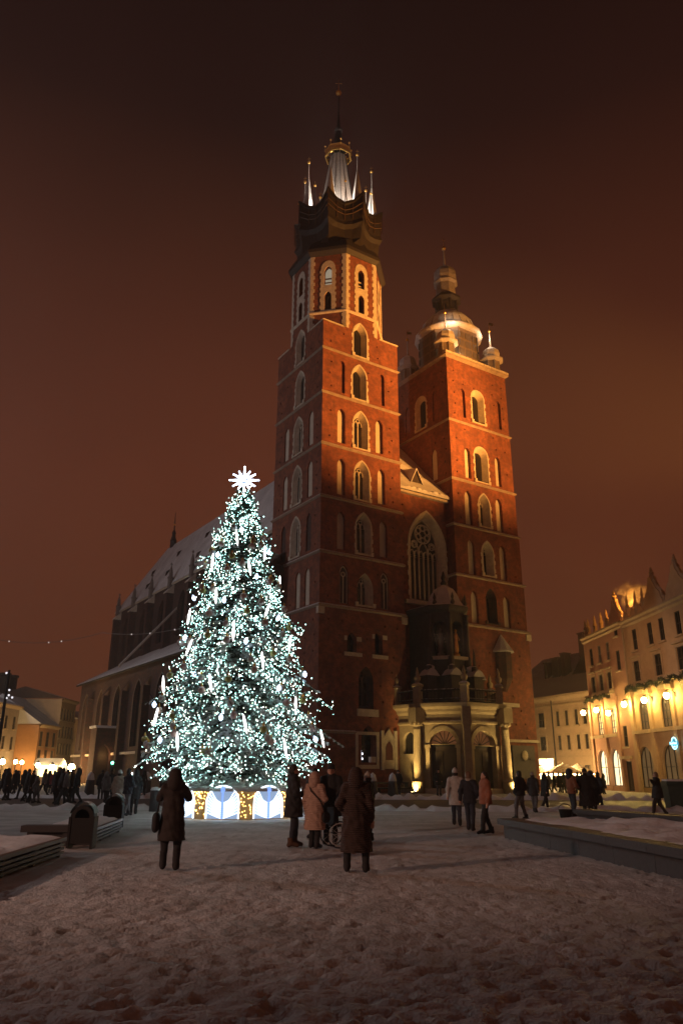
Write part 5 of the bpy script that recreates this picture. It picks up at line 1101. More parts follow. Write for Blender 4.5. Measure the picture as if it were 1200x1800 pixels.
def planter():                                                    # raised granite bed, long face running towards the right
    P, Q = Vector((4.42, 22.6, 0)), Vector((6.35, 10.0, 0)); d = (Q - P).normalized(); L = (Q - P).length; t = thing('granite_planter', 'long raised granite planter wall filled with snow', 'planter', P, math.atan2(d.y, d.x)); W_ = 9.0
    x = 0; i = 0                                                  # each block and cap stone is a piece of its own
    while x < L - .05:
        w = min(1.55, L - x); b = MB(); b.box(x, x + w - .012, .14, .55, -.1, .34); b.obj('wall_block', GRANITE, t); b = MB(); b.box(x - (.12 if i == 0 else 0), x + w - .012, 0, .62, .341, .50); b.obj('cap_stone', GRANITE, t); x += w; i += 1
    y = .63
    while y < W_:
        w = 1.55; b = MB(); b.box(.14, .5, y + .0, y + w - .012, -.1, .34); b.obj('wall_block', GRANITE, t); b = MB(); b.box(-.1, .6, y, y + w - .012, .341, .495); b.obj('cap_stone', GRANITE, t); y += w
    r_ = np.random.RandomState(3); nx, ny = 70, 44; X, Y = np.meshgrid(np.linspace(.3, L, nx), np.linspace(.34, W_, ny), indexing='ij'); edge = np.clip((Y - .34)/.6, 0, 1)*np.clip((X - .3)/.5, 0, 1)
    Z = .47 + edge*(.13 + .25*vnoise(X, Y, 1.1, 8) + .16*vnoise(X, Y, .4, 9) + .08*vnoise(X, Y, .18, 10)); idx = np.arange(nx*ny).reshape(nx, ny); F = np.stack([idx[:-1, :-1], idx[1:, :-1], idx[1:, 1:], idx[:-1, 1:]], -1).reshape(-1, 4)
    me = bpy.data.meshes.new('snow_fill'); me.from_pydata(np.stack([X, Y, Z], -1).reshape(-1, 3).tolist(), [], F.tolist()); me.polygons.foreach_set('use_smooth', [True]*len(F)); me.materials.append(SNOW); me.update(); link('snow_fill', me, t)
    A, B = gnd(1015, 1452, .3), gnd(1250, 1475, .3); dd = (B - A); t2 = thing('low_wall', 'low dark stone wall behind the snowy granite planter', 'wall', (A.x, A.y, 0), math.atan2(dd.y, dd.x)); n = 5
    for k in range(n): b = MB(); w = dd.length/n; b.box(k*w, (k+1)*w - .012, 0, .5, -.1, .62 + .0*k); b.obj('wall_block', GRANITE_D, t2)
    b = MB(); b.box(-.05, dd.length, -.08, .6, .621, .74); b.obj('coping', GRANITE_D, t2)
planter()
def grit_box():
    c = gnd(1192, 1425); t = thing('grit_container', 'dark green container with snow on its lid beside the pointing person', 'container', (c.x + .4, c.y, 0), R(-8)); m = mat('green_plastic', (.045, .07, .06), (.03, .05, .045), 8, .5, .1, 20)
    b = MB(); b.loft([[(-.8, -.5, 0), (1.6, -.5, 0), (1.6, .6, 0), (-.8, .6, 0)], [(-.9, -.58, 1.15), (1.7, -.58, 1.15), (1.7, .68, 1.15), (-.9, .68, 1.15)]]); b.obj('tub', m, t)
    b = MB(); b.loft([[(-.95, -.62, 1.15), (1.75, -.62, 1.15), (1.75, .72, 1.15), (-.95, .72, 1.15)], [(-.9, -.5, 1.35), (1.7, -.5, 1.35), (1.7, .6, 1.35), (-.9, .6, 1.35)]]); b.obj('lid', m, t); b = MB(); b.box(-.85, 1.65, -.48, .58, 1.351, 1.44); b.obj('snow_cover', SNOW, t)
    for x in (-.7, 1.4): b = MB(); b.lathe([(.1, -.02), (.1, .12)], 8, (x, -.3, 0)); b.obj('castor', IRON, t)
grit_box()
def street_lamp(px, py, Y, label, r=.26, m=None):
    p = at(px, py, Y); t = thing('street_lamp', label, 'street lamp', (p.x, p.y, 0), 0, 'street lamps by the houses'); b = MB(); b.lathe([(.16, 0), (.14, .8), (.07, 1.0), (.05, p.z - r - .05)], 8); b.obj('post', IRON, t); b = MB(); b.ball((0, 0, p.z), r, 10, 8); b.obj('globe', m or STREET_GLOW, t, True); b = MB(); b.lathe([(.2, p.z + r - .02), (.28, p.z + r + .02), (.04, p.z + r + .3)], 8); b.obj('lamp_cap', IRON, t)
for i, (px, py, Y, r, lb) in enumerate(((5, 1339, 98, .32, 'lit globe street lamp by the grey brown house wall'), (28, 1339, 108, .26, 'lit globe street lamp left of the orange house, paired with another'), (39, 1340, 112, .26, 'lit globe street lamp next to the orange house corner'),
        (67, 1345, 104, .30, 'lit globe street lamp before the orange house windows'), (92, 1349, 100, .36, 'bright globe street lamp between orange and pale houses'), (85, 1342, 118, .26, 'small lit globe lamp before the pale house'), (126, 1349, 108, .46, 'very bright globe street lamp beside the church aisle corner'))):
    street_lamp(px, py, Y, lb, r)
b = MB(); sg = at(198, 1341, 92); t = thing('signal_light', 'green glowing signal light on a thin post by the church', 'signal', (sg.x, sg.y, 0)); b.tube([(0, 0, 0), (0, 0, sg.z - .3)], .06, 6); b.obj('post', IRON, t); b = MB(); b.box(-.22, .22, 0, .3, sg.z - .75, sg.z + .3); b.obj('housing', IRON, t); b = MB(); b.ball((0, -.02, sg.z), .17, 10, 8); b.obj('green_lens', mat('green_signal', (.2, .9, .5), emit=(.12, 1, .5), estr=14), t, True)
# tall post with light decorations and the cable with lights over the street
def light_post():
    p = at(4, 1360, 62); t = thing('decorated_post', 'tall dark post with white light balls at the street edge', 'post', (p.x - .6, p.y, .1)); top = at(10, 1180, 62).z; b = MB(); b.lathe([(.2, 0), (.17, 2), (.09, top)], 8); b.obj('shaft', IRON, t); r_ = random.Random(2)
    for k, (px, py) in enumerate(((12, 1183), (17, 1213), (11, 1219), (16, 1222), (12, 1227), (22, 1226))):
        q = at(px, py, 62); b = MB(); b.ball((q.x - p.x + .6, 0, q.z - .1), .085, 8, 6); b.obj('light_ball', mat('post_light', (.9, .9, 1), emit=(.95, .93, 1), estr=1.1), t, True); b = MB(); b.tube([(0, 0, q.z - .3), (q.x - p.x + .6, 0, q.z - .1)], .025, 4); b.obj('arm', IRON, t)
light_post()
def cable(a, c, sag, label, bulbs):
    a, c = Vector(a), Vector(c); t = thing('light_cable', label, 'cable', a, 0, 'cables strung over the street'); d = c - a; pt = lambda s: d*s - Vector((0, 0, 4*sag*s*(1-s))); b = MB(); b.tube([pt(k/16) for k in range(17)], .022, 4); b.obj('wire', mat('pale_wire', (.35, .33, .32), None, 5, .6), t)
    for s in bulbs: b = MB(); b.ball(tuple(pt(s)), .06, 6, 5); b.obj('bulb', mat('cable_bulb', (.9, .9, .9), emit=(1, .85, .8), estr=.45), t, True)
cable(at(-5, 1124, 58), at(180, 1112, 58), .5, 'thin cable with few small lights spanning the street sky', (.12, .5, .62)); cable(at(180, 1112, 58), at(345, 1098, 50), .35, 'thin cable with small lights running to the Christmas tree', (.35, .55, .8))
# restaurant terrace: parasols ringed with bulbs
def parasol(x, y, r, label):
    t = thing('terrace_parasol', label, 'parasol', (x, y, .1), rng.random(), 'parasols of the terrace'); t.scale = (1, 1, .78); m = mat('parasol_cloth', (.32, .19, .11), (.24, .14, .08), 3, .8, snow=.5, snow_lo=.8); b = MB(); b.lathe([(r, 2.25), (r*.5, 2.85), (.06, 3.3), (.03, 3.45)], 8); b.obj('canopy', m, t); b = MB(); b.lathe([(r, 2.0), (r, 2.25)], 8, cap=False); b.obj('valance', m, t); b = MB(); b.tube([(0, 0, 0), (0, 0, 3.2)], .05, 6); b.obj('pole', WOOD, t); b = MB(); b.lathe([(.4, 0), (.4, .12), (.06, .2)], 8); b.obj('base', IRON, t)
    g = MB()
    for k in range(26): a = 2*math.pi*k/26; g.ball((r*1.0*math.cos(a), r*1.0*math.sin(a), 1.9 + .1*math.sin(k*2.3)), .07, 6, 4)
    g.obj('bulb_ring', mat('terrace_bulb', (1, .8, .5), emit=(1, .70, .28), estr=30), t, kind='stuff')
pa = [at(962, 1386, 86), at(992, 1386, 83), at(1018, 1386, 85), at(1000, 1386, 90), at(950, 1386, 91)]
PARA_S = .76
for p, lb in zip(pa, ('terrace parasol ringed with warm bulbs before the bright shop', 'terrace parasol ringed with warm bulbs, middle of the terrace', 'terrace parasol ringed with warm bulbs next to the rose house', 'terrace parasol ringed with bulbs at the back of the terrace', 'terrace parasol ringed with bulbs beside the church tower')): parasol(p.x, p.y, 1.75, lb)
lamp('terrace_lamp', 'POINT', pa[0] + Vector((0, -.5, 2.9 - pa[0].z)), 1500, (1, .62, .24), radius=.3); lamp('terrace_lamp', 'POINT', pa[1] + Vector((0, 1.0, 2.9 - pa[1].z)), 1300, (1, .62, .24), radius=.3)
def kiosk():
    c = at(78, 1390, 106); t = thing('lit_kiosk', 'small brightly lit market kiosk in front of the orange house', 'kiosk', (c.x, c.y, 0)); b = MB(); b.box(-1.5, 1.5, 0, 1.8, 0, 1.0); b.obj('counter', WOOD, t); b = MB(); b.box(-1.5, 1.5, 1.7, 1.8, 1.0, 2.7); b.obj('back_panel', mat('kiosk_glow', (.8, .7, .4), emit=(1, .78, .34), estr=3.0), t); b = MB(); b.add([(-1.8, -.5, 2.5), (1.8, -.5, 2.5), (1.8, 1, 3.4), (-1.8, 1, 3.4), (1.8, 2.2, 2.6), (-1.8, 2.2, 2.6)], [(0,1,2,3), (3,2,4,5), (0,3,5), (1,4,2)]); b.obj('roof', SNOWROOF, t)
    for x in (-1.45, 1.45): b = MB(); b.box(x-.05, x+.05, 0, .1, 1.0, 2.6); b.obj('post', WOOD, t)
kiosk()
lamp('kiosk_lamp', 'POINT', at(92, 1352, 103), 900, (1, .62, .26), radius=.3)


def stone_steps():
    t = thing('stone_bench', 'row of low snowy stone benches along the tall tower foot', 'bench', (0, 0, 0)); t.location = church.location; t.rotation_euler = church.rotation_euler
    for k, (z, v) in enumerate(((.55, -1.7), (.95, -1.15))): b = MB(); b.box(4.6, 8.6, v, v + .5, z - .12, z); b.obj('seat', IRON_S, t); b = MB(); b.box(4.8, 5.0, v + .05, v + .45, .1, z - .12); b.obj('leg', IRON, t); b = MB(); b.box(8.2, 8.4, v + .05, v + .45, .1, z - .12); b.obj('leg', IRON, t)
stone_steps()

# ------------------------------------------------------------------ people (smooth implicit surfaces turned into meshes)
def surf_net(F, org, h):
    S = F < 0; nx, ny, nz_ = F.shape; sl = lambda A, i, j, k: A[i:nx-1+i, j:ny-1+j, k:nz_-1+k]
    cnt = sum(sl(S, i, j, k).astype(np.int8) for i in (0, 1) for j in (0, 1) for k in (0, 1)); act = (cnt > 0) & (cnt < 8)
    idx = -np.ones(act.shape, int); idx[act] = np.arange(act.sum()); P = np.zeros((act.sum(), 3)); C = np.zeros(act.sum())
    cs = [(i, j, k) for i in (0, 1) for j in (0, 1) for k in (0, 1)]
    for a in cs:
        for ax in range(3):
            if a[ax]: continue
            b = list(a); b[ax] = 1; fa, fb = sl(F, *a)[act], sl(F, *b)[act]; m = (fa < 0) != (fb < 0); t = fa[m]/(fa[m] - fb[m]); q = np.tile(np.array(a, float), (m.sum(), 1)); q[:, ax] = t; P[m] += q; C[m] += 1
    V = (np.argwhere(act) + P/C[:, None])*h + org; Q = []
    for ax in range(3):
        s0 = [slice(None)]*3; s1 = [slice(None)]*3; s0[ax] = slice(0, -1); s1[ax] = slice(1, None); ch_ = np.argwhere(S[tuple(s0)] != S[tuple(s1)]); u, v = (ax+1) % 3, (ax+2) % 3
        ok = (ch_[:, u] > 0) & (ch_[:, v] > 0) & (ch_[:, u] < F.shape[u]-1) & (ch_[:, v] < F.shape[v]-1); ch_ = ch_[ok]; inn = S[tuple(ch_.T)]; c = []
        for du, dv in ((-1, -1), (0, -1), (0, 0), (-1, 0)): w = ch_.copy(); w[:, u] += du; w[:, v] += dv; c.append(idx[tuple(w.T)])
        q = np.stack(c, 1); q[~inn] = q[~inn][:, ::-1]; Q.append(q)
    Q = np.concatenate(Q); return V, Q[(Q >= 0).all(1)]
def sdf_mesh(name, prims, vox, m, parent, k=.018, cuts=(), subs=(), bump=None):
    """prims: (a, b, ra, rb[, sx, sy]); cuts: (axis, sign, value) keep sign*coord > sign*value; subs: balls taken away"""
    pts = np.array([p[i] for p in prims for i in (0, 1)], float); rm = max(max(p[2], p[3]) for p in prims)*1.35 + .03; lo, hi = pts.min(0) - rm, pts.max(0) + rm
    n = np.ceil((hi - lo)/vox).astype(int) + 1; g = np.stack(np.meshgrid(*[(lo[i] + vox*np.arange(n[i])).astype(np.float32) for i in range(3)], indexing='ij'), -1); acc = np.zeros(n)
    for p in prims:
        a, b, ra, rb = np.array(p[0], float), np.array(p[1], float), p[2], p[3]; sc = np.array([p[4], p[5], 1.]) if len(p) > 4 else np.ones(3)
        mg = max(ra, rb)*1.15 + 5*k + 2*vox; i0 = np.maximum(0, ((np.minimum(a, b) - mg - lo)/vox).astype(int)); i1 = np.minimum(n, ((np.maximum(a, b) + mg - lo)/vox).astype(int) + 2); bx = tuple(slice(i0[q], i1[q]) for q in range(3))
        G = (g[bx] - a)/sc; ab = (b - a)/sc; t = np.clip((G @ ab)/max(1e-9, ab @ ab), 0, 1); d = (np.sqrt(((G - t[..., None]*ab)**2).sum(-1)) - (ra + (rb - ra)*t))*sc.min(); acc[bx] += np.exp(np.clip(-d/k, -60, 60))
    F = -k*np.log(acc + 1e-30)
    if bump:                                                      # soft folds and creases of cloth
        X_, Y_, Z_ = g[..., 0], g[..., 1], g[..., 2]; F = F + bump*(np.sin(23*X_ + 9*Z_ + 4*np.sin(13*Y_ + 7*Z_ + bump*900)) + .8*np.sin(31*Y_ - 12*Z_ + 3*np.sin(17*X_ + 5*Z_)) + .9*np.sin(34*Z_ + 3*np.sin(9*X_ + 11*Y_)))
    for ax, sg, val in cuts: F = np.maximum(F, sg*(val - g[..., ax]))
    for c, r in subs: F = np.maximum(F, r - np.linalg.norm(g - np.array(c), axis=-1))
    V, Q = surf_net(F, lo, vox)
    me = bpy.data.meshes.new(name); me.from_pydata(V.tolist(), [], Q.tolist()); me.polygons.foreach_set('use_smooth', [True]*len(Q)); me.materials.append(m); me.update(); return link(name, me, parent)

SKIN = mat('skin', (.50, .29, .21), (.45, .25, .18), 9, .6)
def cloth(n, c, stripes=0., rough=.8): return mat(n, c, tuple(x*.7 for x in c), 7, rough, .25, 40, stripes=stripes)
BLACK = cloth('black_cloth', (.018, .017, .020)); NAVY = cloth('navy_cloth', (.022, .024, .036)); JEANS = cloth('dark_jeans', (.035, .042, .065)); GREYT = cloth('grey_trousers', (.12, .11, .115))
BROWNP = cloth('brown_puffer', (.050, .027, .021), 9.); PINKP = cloth('pink_beige_puffer', (.55, .36, .28), 8.); WHITEC = cloth('white_coat', (.55, .54, .52)); RUST = cloth('rust_jacket', (.33, .115, .055)); BEIGE = cloth('beige_wool', (.40, .35, .29)); REDC = cloth('red_jacket', (.25, .03, .028)); GREYC = cloth('grey_coat', (.16, .155, .16)); TAN = cloth('tan_boot', (.10, .045, .022)); DKBR = cloth('dark_brown_coat', (.026, .017, .015)); HIVIS = cloth('orange_work_jacket', (.22, .075, .03))
HAIR = mat('dark_hair', (.022, .014, .010), None, 20, .5, .4, 60); BLOND = mat('fair_hair', (.22, .13, .07), None, 20, .5, .4, 60)

def person(label, loc, face, h=1.72, coat=BLACK, hem=.75, trousers=BLACK, boots=BLACK, head='hat', headm=BLACK, arms=('down', 'down'), stride=.1, wide=.10, vox=.024, group=None, build=1.0, turn=0., boot_h=.2, lean=0., fingers=False, strap=None):
    t = thing('person', label, 'person', loc, R(face), group); k = h/1.72; fl = 1.18
    def sp(p): return (p[0]*k, (p[1] + lean*p[2])*k, p[2]*k)
    hips = [(-.09, 0, .92), (.09, 0, .92)]; ank = [(-wide, stride/2, .09), (wide, -stride/2, .09 + (.05 if stride > .4 else 0))]; kne = [(-wide*.95, stride*.30 + .03, .50), (wide*.95, -stride*.14 + .03, .50)]
    AR = {'down': ((.26, -.03, 1.13), (.275, .04, .88)), 'pockets': ((.30, -.08, 1.13), (.21, .11, .98)), 'phone': ((.27, .17, 1.25), (.10, .27, 1.53)), 'front': ((.26, .04, 1.13), (.10, .25, 1.08)), 'point': ((.40, .10, 1.30), (.58, .22, 1.42)), 'swing': ((.26, -.12, 1.14), (.27, -.14, .90)), 'push': ((.25, .05, 1.12), (.22, .32, 1.0))}
    P = []; C = []; H = []
    for i, sg in ((0, -1), (1, 1)):
        e, w = AR[arms[i]]; e = (sg*e[0], e[1], e[2]); w = (sg*w[0], w[1], w[2]); s = (sg*.185, 0, 1.41); d = np.array(w) - np.array(e); d = d/np.linalg.norm(d); hp = np.array(w) + d*.08
        P += [(s, e, .048, .040), (e, w, .038, .028), (w, tuple(hp), .03, .036)]; C += [(s, e, .078*build, .068*build), (e, w, .066*build, .054)]
        if fingers:
            q = np.cross(d, [0, 1, 0.]); q = q/(np.linalg.norm(q) + 1e-9)
            for f in range(4): b0 = hp + q*(.024 - .016*f); m_ = b0 + d*(.045 + .008*(f in (1, 2))); P += [(tuple(b0), tuple(m_), .011, .010), (tuple(m_), tuple(m_ + d*.03 + np.array([0, .012, 0])), .010, .008)]
            P.append((tuple(np.array(w) + d*.02), tuple(np.array(w) + d*.06 + q*.05), .012, .010))
        P += [(hips[i], kne[i], .085, .058), (kne[i], ank[i], .055, .04), (ank[i], (ank[i][0], ank[i][1] + .14, .05), .038, .03)]
    P += [((0, 0, 1.36), (0, 0, 1.0), .14, .13, 1.1, .75), ((-.14, 0, 1.40), (.14, 0, 1.40), .06, .06), ((0, 0, 1.44), (0, .01, 1.56), .056, .052), ((0, .0, 1.575), (0, -.005, 1.645), .083, .088, .92, 1.08), ((0, .055, 1.525), (0, .05, 1.54), .04, .045), ((0, .088, 1.61), (0, .106, 1.578), .012, .017), ((-.083, -.005, 1.61), (-.085, -.005, 1.58), .014, .012), ((.083, -.005, 1.61), (.085, -.005, 1.58), .014, .012)]
    sc = lambda L: [tuple([sp(p[0]), sp(p[1]), p[2]*k, p[3]*k] + list(p[4:])) for p in L]
    b = sdf_mesh('body', sc(P), max(vox*.8, .012), SKIN, t, .010, cuts=((2, 1, .0),))
    C += [((-.15, 0, 1.40), (.15, 0, 1.40), .09*build, .09*build), ((0, 0, 1.36), (0, 0, 1.08), .165*build, .17*build, 1.12, .82), ((0, 0, 1.08), (0, 0, min(1.02, hem + .02)), .17*build, (.185 if hem > .8 else .20)*build, 1.1, .88), ((0, 0, 1.45), (0, 0, 1.49), .085, .088)]
    if hem < .8: C.append(((0, 0, 1.0), (0, stride*.05, hem - .02), .185*build, (.215 if hem > .5 else .235)*build*1.02, 1.08, .92))
    sdf_mesh('coat', sc(C), vox, coat, t, .016, cuts=((2, 1, hem*k),), bump=.0045 + .001*(len(label) % 3))
    T = [((-.06, 0, .93), (.06, 0, .93), .12, .12)]
    for i in (0, 1): T += [(hips[i], kne[i], .098, .078), (kne[i], ank[i], .075, .062)]
    sdf_mesh('trousers', sc(T), vox, trousers, t, .012, cuts=((2, 1, .09*k),), bump=.004)
    for i in (0, 1):
        a = ank[i]; toe = (a[0]*1.15, a[1] + .15, .045); sdf_mesh('boot', sc([(a, toe, .058, .046), (a, (a[0], a[1] - .04, .05), .055, .05), (a, (a[0], a[1] - .005, boot_h), .062, .07)]), max(.014, vox*.75), boots, t, .010, cuts=((2, 1, 0.0), (2, -1, boot_h*k)))
    if head == 'hat': sdf_mesh('hat', sc([((0, -.005, 1.62), (0, -.015, 1.685), .104, .092), ((0, -.01, 1.775), (0, -.01, 1.78), .025, .025)]), vox*.8, headm, t, .012, cuts=((2, 1, 1.635*k),))
    if head in ('hat', 'hair', 'longhair', 'cap'): sdf_mesh('hair', sc([((0, -.03, 1.60), (0, -.02, 1.66), .098, .098)] + ([((0, -.06, 1.58), (0, -.09, 1.38), .09, .10)] if head == 'longhair' else [])), vox*.8, headm if head in ('hair', 'longhair') else HAIR, t, .012, subs=((sp((0, .11, 1.58)), .125*k),), cuts=((2, 1, 1.36*k), (2, -1, (1.8 if head != 'hat' else 1.63)*k)))
    if head == 'cap': sdf_mesh('cap', sc([((0, -.005, 1.63), (0, -.01, 1.69), .104, .090), ((-.05, .10, 1.665), (.05, .10, 1.665), .02, .02), ((-.04, .15, 1.655), (.04, .15, 1.655), .016, .016)]), vox*.7, headm, t, .010, cuts=((2, 1, 1.645*k),))
    if head == 'hood': sdf_mesh('hood', sc([((0, -.035, 1.58), (0, -.03, 1.665), .138, .122), ((0, -.06, 1.48), (0, -.04, 1.56), .13, .135)]), vox*.8, headm, t, .016, subs=((sp((0, .125, 1.60)), .125*k),))
    if vox < .03:
        e = MB()
        for sg in (-1, 1): e.ball(sp((sg*.034, .082, 1.612)), .011*k, 6, 4)
        e.obj('eyes', mat('eye', (.02, .015, .012), None, 5, .3), t, True)
        if head in ('hat', 'cap', 'hair', 'longhair'): s = MB(); s.lathe([(.095, 1.44*k), (.118, 1.47*k), (.112, 1.52*k), (.085, 1.545*k)], 12, (0, lean*1.5*k, 0)); s.obj('scarf', strap or coat, t, True)
    return t
def feet(px, py): p = gnd(px, py); return (p.x, p.y, 0)
def bag(par, c, size, m, strap_to=None):
    sdf_mesh('bag', [((c[0], c[1]-size[1], c[2]), (c[0], c[1]+size[1], c[2]), size[0], size[0], .6, 1), ((c[0], c[1]-size[1], c[2]-size[2]), (c[0], c[1]+size[1], c[2]-size[2]), size[0], size[0], .6, 1)], .02, m, par)
    if strap_to: b = MB(); b.tube([(c[0], c[1], c[2] + .05)] + strap_to, .014, 5); b.obj('strap', m, par)

p = person('person in long dark coat raising a phone with both hands towards the tree', feet(297, 1529), 8, 1.70, DKBR, .50, BLACK, BLACK, 'hood', DKBR, ('phone', 'phone'), .16, .125, .017, boot_h=.33, fingers=True)
bag(p, (-.30, .02, .88), (.11, .10, .14), BLACK, [(-.25, -.02, 1.2), (-.16, 0, 1.46)])
ph = thing('phone', 'phone held up by the person in the long dark coat', 'phone', Vector(feet(297, 1529)) + Vector((-.02, .33, 1.62)), R(8)); b = MB(); b.box(-.075, .075, -.006, .006, -.04, .04); b.obj('case', BLACK, ph); b = MB(); b.box(-.07, .07, -.0085, -.0065, -.035, .035); b.obj('screen', mat('phone_screen', (.2, .25, .3), emit=(.7, .85, 1), estr=.8), ph)
person('person in long brown quilted coat with hood, boots apart, seen from behind', feet(626, 1533), -6, 1.74, BROWNP, .33, BLACK, BLACK, 'hood', BROWNP, ('pockets', 'down'), .06, .17, .017, build=1.12, boot_h=.36, fingers=True)
person('man in dark knee length parka and brown boots standing in profile', feet(514, 1489), -82, 1.86, BLACK, .62, NAVY, TAN, 'hair', HAIR, ('pockets', 'front'), .10, .10, .019, build=1.05, fingers=True)
p = person('person in long pinkish beige quilted coat with crossbody bag', feet(552, 1491), -28, 1.66, PINKP, .42, BLACK, BLACK, 'hood', PINKP, ('down', 'front'), .08, .10, .019, build=1.08, boot_h=.3, fingers=True)
bag(p, (.26, .10, .72), (.08, .07, .08), BLACK, [(.22, -.10, 1.05), (.0, -.20, 1.28), (-.15, -.06, 1.47)])
person('tall man in black coat and flat cap standing behind the wheelchair', feet(581, 1484), 172, 1.86, BLACK, .60, BLACK, BLACK, 'cap', BLACK, ('push', 'down'), .08, .11, .020, build=1.1)
person('person in dark hat hidden between parka man and beige coat', (-.72, 22.2, 0), 150, 1.74, NAVY, .7, BLACK, BLACK, 'hat', BLACK, ('pockets', 'pockets'), .1, .1, .024)
person('person in black jacket with light bobble hat beside the brown coat', (.72, 21.4, 0), 60, 1.66, BLACK, .75, BLACK, BLACK, 'hat', BEIGE, ('pockets', 'down'), .1, .1, .024)
def wheelchair(loc, rz):
    t = thing('wheelchair', 'dark folding wheelchair with large thin wheels among the standing group', 'wheelchair', loc, R(rz))
    for x in (-.28, .28):
        b = MB(); b.tube([(x, .29*math.cos(k*math.pi/12), .29 + .29*math.sin(k*math.pi/12)) for k in range(25)], .016, 6); w = b.obj('wheel', IRON, t); b = MB()
        for k in range(10): b.tube([(x, 0, .29), (x, .28*math.cos(k*math.pi/5), .29 + .28*math.sin(k*math.pi/5))], .004, 4)
        b.obj('spokes', LEAD, w); b = MB(); b.tube([(x*1.09, .25*math.cos(k*math.pi/10), .29 + .25*math.sin(k*math.pi/10)) for k in range(21)], .009, 5); b.obj('hand_rim', LEAD, w)
        b = MB(); b.tube([(x*.85, -.2, .95), (x*.85, -.12, .9), (x*.85, -.1, .3), (x*.85, .35, .3), (x*.85, .45, .12)], .014, 6); b.obj('side_frame', IRON, t); b = MB(); b.lathe([(.07, -.015), (.07, .015)], 10, (0, 0, 0)); o = b.obj('castor', IRON, t); o.location = (x*.85, .4, .07); o.rotation_euler = (0, R(90), 0)
    b = MB(); b.box(-.24, .24, -.1, .33, .46, .50); b.obj('seat', BLACK, t); b = MB(); b.box(-.24, .24, -.13, -.10, .5, .9); b.obj('backrest', BLACK, t); b = MB(); b.box(-.2, .2, .42, .56, .1, .12); b.obj('footrest', IRON, t)
wheelchair((-.12, 19.75, 0), -70)
person('walker in pale knee length coat and knitted hat heading to the church', feet(803, 1451), -8, 1.80, WHITEC, .62, JEANS, BLACK, 'hat', WHITEC, ('swing', 'down'), .50, .09, .021)
person('person in dark jacket with pale scarf walking beside the pale coat', feet(827, 1460), -20, 1.72, NAVY, .80, JEANS, BLACK, 'hair', BLOND, ('swing', 'pockets'), .38, .10, .021, strap=BEIGE)
person('woman in rust orange puffy jacket and black trousers walking', feet(856, 1466), 100, 1.72, RUST, .82, BLACK, BLACK, 'longhair', HAIR, ('down', 'swing'), .34, .10, .021, build=1.16, fingers=True)
person('man in black jacket and grey trousers beyond the granite planter', feet(916, 1441), 40, 1.76, BLACK, .85, GREYT, BLACK, 'hair', HAIR, ('pockets', 'pockets'), .3, .11, .024, build=1.12)
person('person in grey brown coat walking behind the black jacket man', feet(940, 1428), -30, 1.70, DKBR, .72, GREYT, BLACK, 'hat', BEIGE, ('down', 'swing'), .45, .1, .028)
person('stooping person in dark coat and long scarf striding by the road', feet(957, 1424), -60, 1.66, BLACK, .66, BLACK, BLACK, 'hood', BLACK, ('front', 'swing'), .6, .1, .028, lean=.10)
pw_ = person('street worker in orange trimmed work clothes holding a snow shovel', feet(1008, 1437), -70, 1.84, HIVIS, .85, NAVY, BLACK, 'hood', NAVY, ('front', 'front'), .15, .1, .024, build=.95)
def shovel(loc, rz):
    t = thing('snow_shovel', 'wide snow shovel held by the street worker', 'shovel', loc, R(rz)); b = MB(); b.tube([(0, 0, 1.25), (.45, 0, .18)], .02, 6); b.obj('handle', WOOD, t); b = MB(); b.loft([[(.42, y, .26 + .05*abs(y)*4) for y in (-.24, -.1, .1, .24)], [(.55, y, .06) for y in (-.26, -.1, .1, .26)], [(.56, y, .0) for y in (-.26, -.1, .1, .26)]], closed=False); b.obj('blade', IRON, t)
q = feet(1008, 1437); shovel((q[0] + .22, q[1] - .1, 0), -10)
def barrow():
    q = feet(1001, 1437); t = thing('snow_scoop', 'small dark rounded tub standing at the street worker feet', 'tub', (q[0] - .25, q[1] - .3, 0)); b = MB(); b.lathe([(.22, 0), (.27, .3), (.29, .32), (.25, .32), (.2, .03)], 12); b.obj('bowl', IRON, t, True); b = MB(); b.tube([(.27*math.cos(k*math.pi/8), 0, .31 + .22*math.sin(k*math.pi/8)) for k in range(9)], .012, 5); b.obj('handle', IRON, t)
barrow()
person('broad person in long black coat and bobble hat next to the worker', feet(1034, 1437), -10, 1.84, BLACK, .40, BLACK, BLACK, 'hat', BLACK, ('pockets', 'pockets'), .1, .11, .024, build=1.22)
person('person in black coat close behind the broad one in bobble hat', feet(1044, 1433), -35, 1.76, NAVY, .5, BLACK, BLACK, 'hood', NAVY, ('pockets', 'down'), .2, .1, .028, build=1.1)
person('person in dark jacket and hat leaning forward near the road', feet(1053, 1424), -75, 1.72, BLACK, .78, BLACK, BLACK, 'hat', BLACK, ('front', 'front'), .5, .1, .028, lean=.06)
person('person in dark coat stretching an arm out beside the green container', feet(1160, 1436), 70, 1.74, BLACK, .72, DKBR, BLACK, 'hair', BLOND, ('point', 'down'), .5, .11, .024, build=1.15)
person('lone dark figure standing by the benches at tower foot', (at(700, 1392, 60).x, 60, .12), 170, 1.72, BLACK, .7, BLACK, BLACK, 'hat', BLACK, ('down', 'pockets'), .2, .1, .03)
person('dark figure waiting in front of the porch door', (at(771, 1392, 58.5).x, 58.5, .12), 190, 1.78, BLACK, .7, GREYT, BLACK, 'hood', BLACK, ('pockets', 'pockets'), .1, .1, .03)
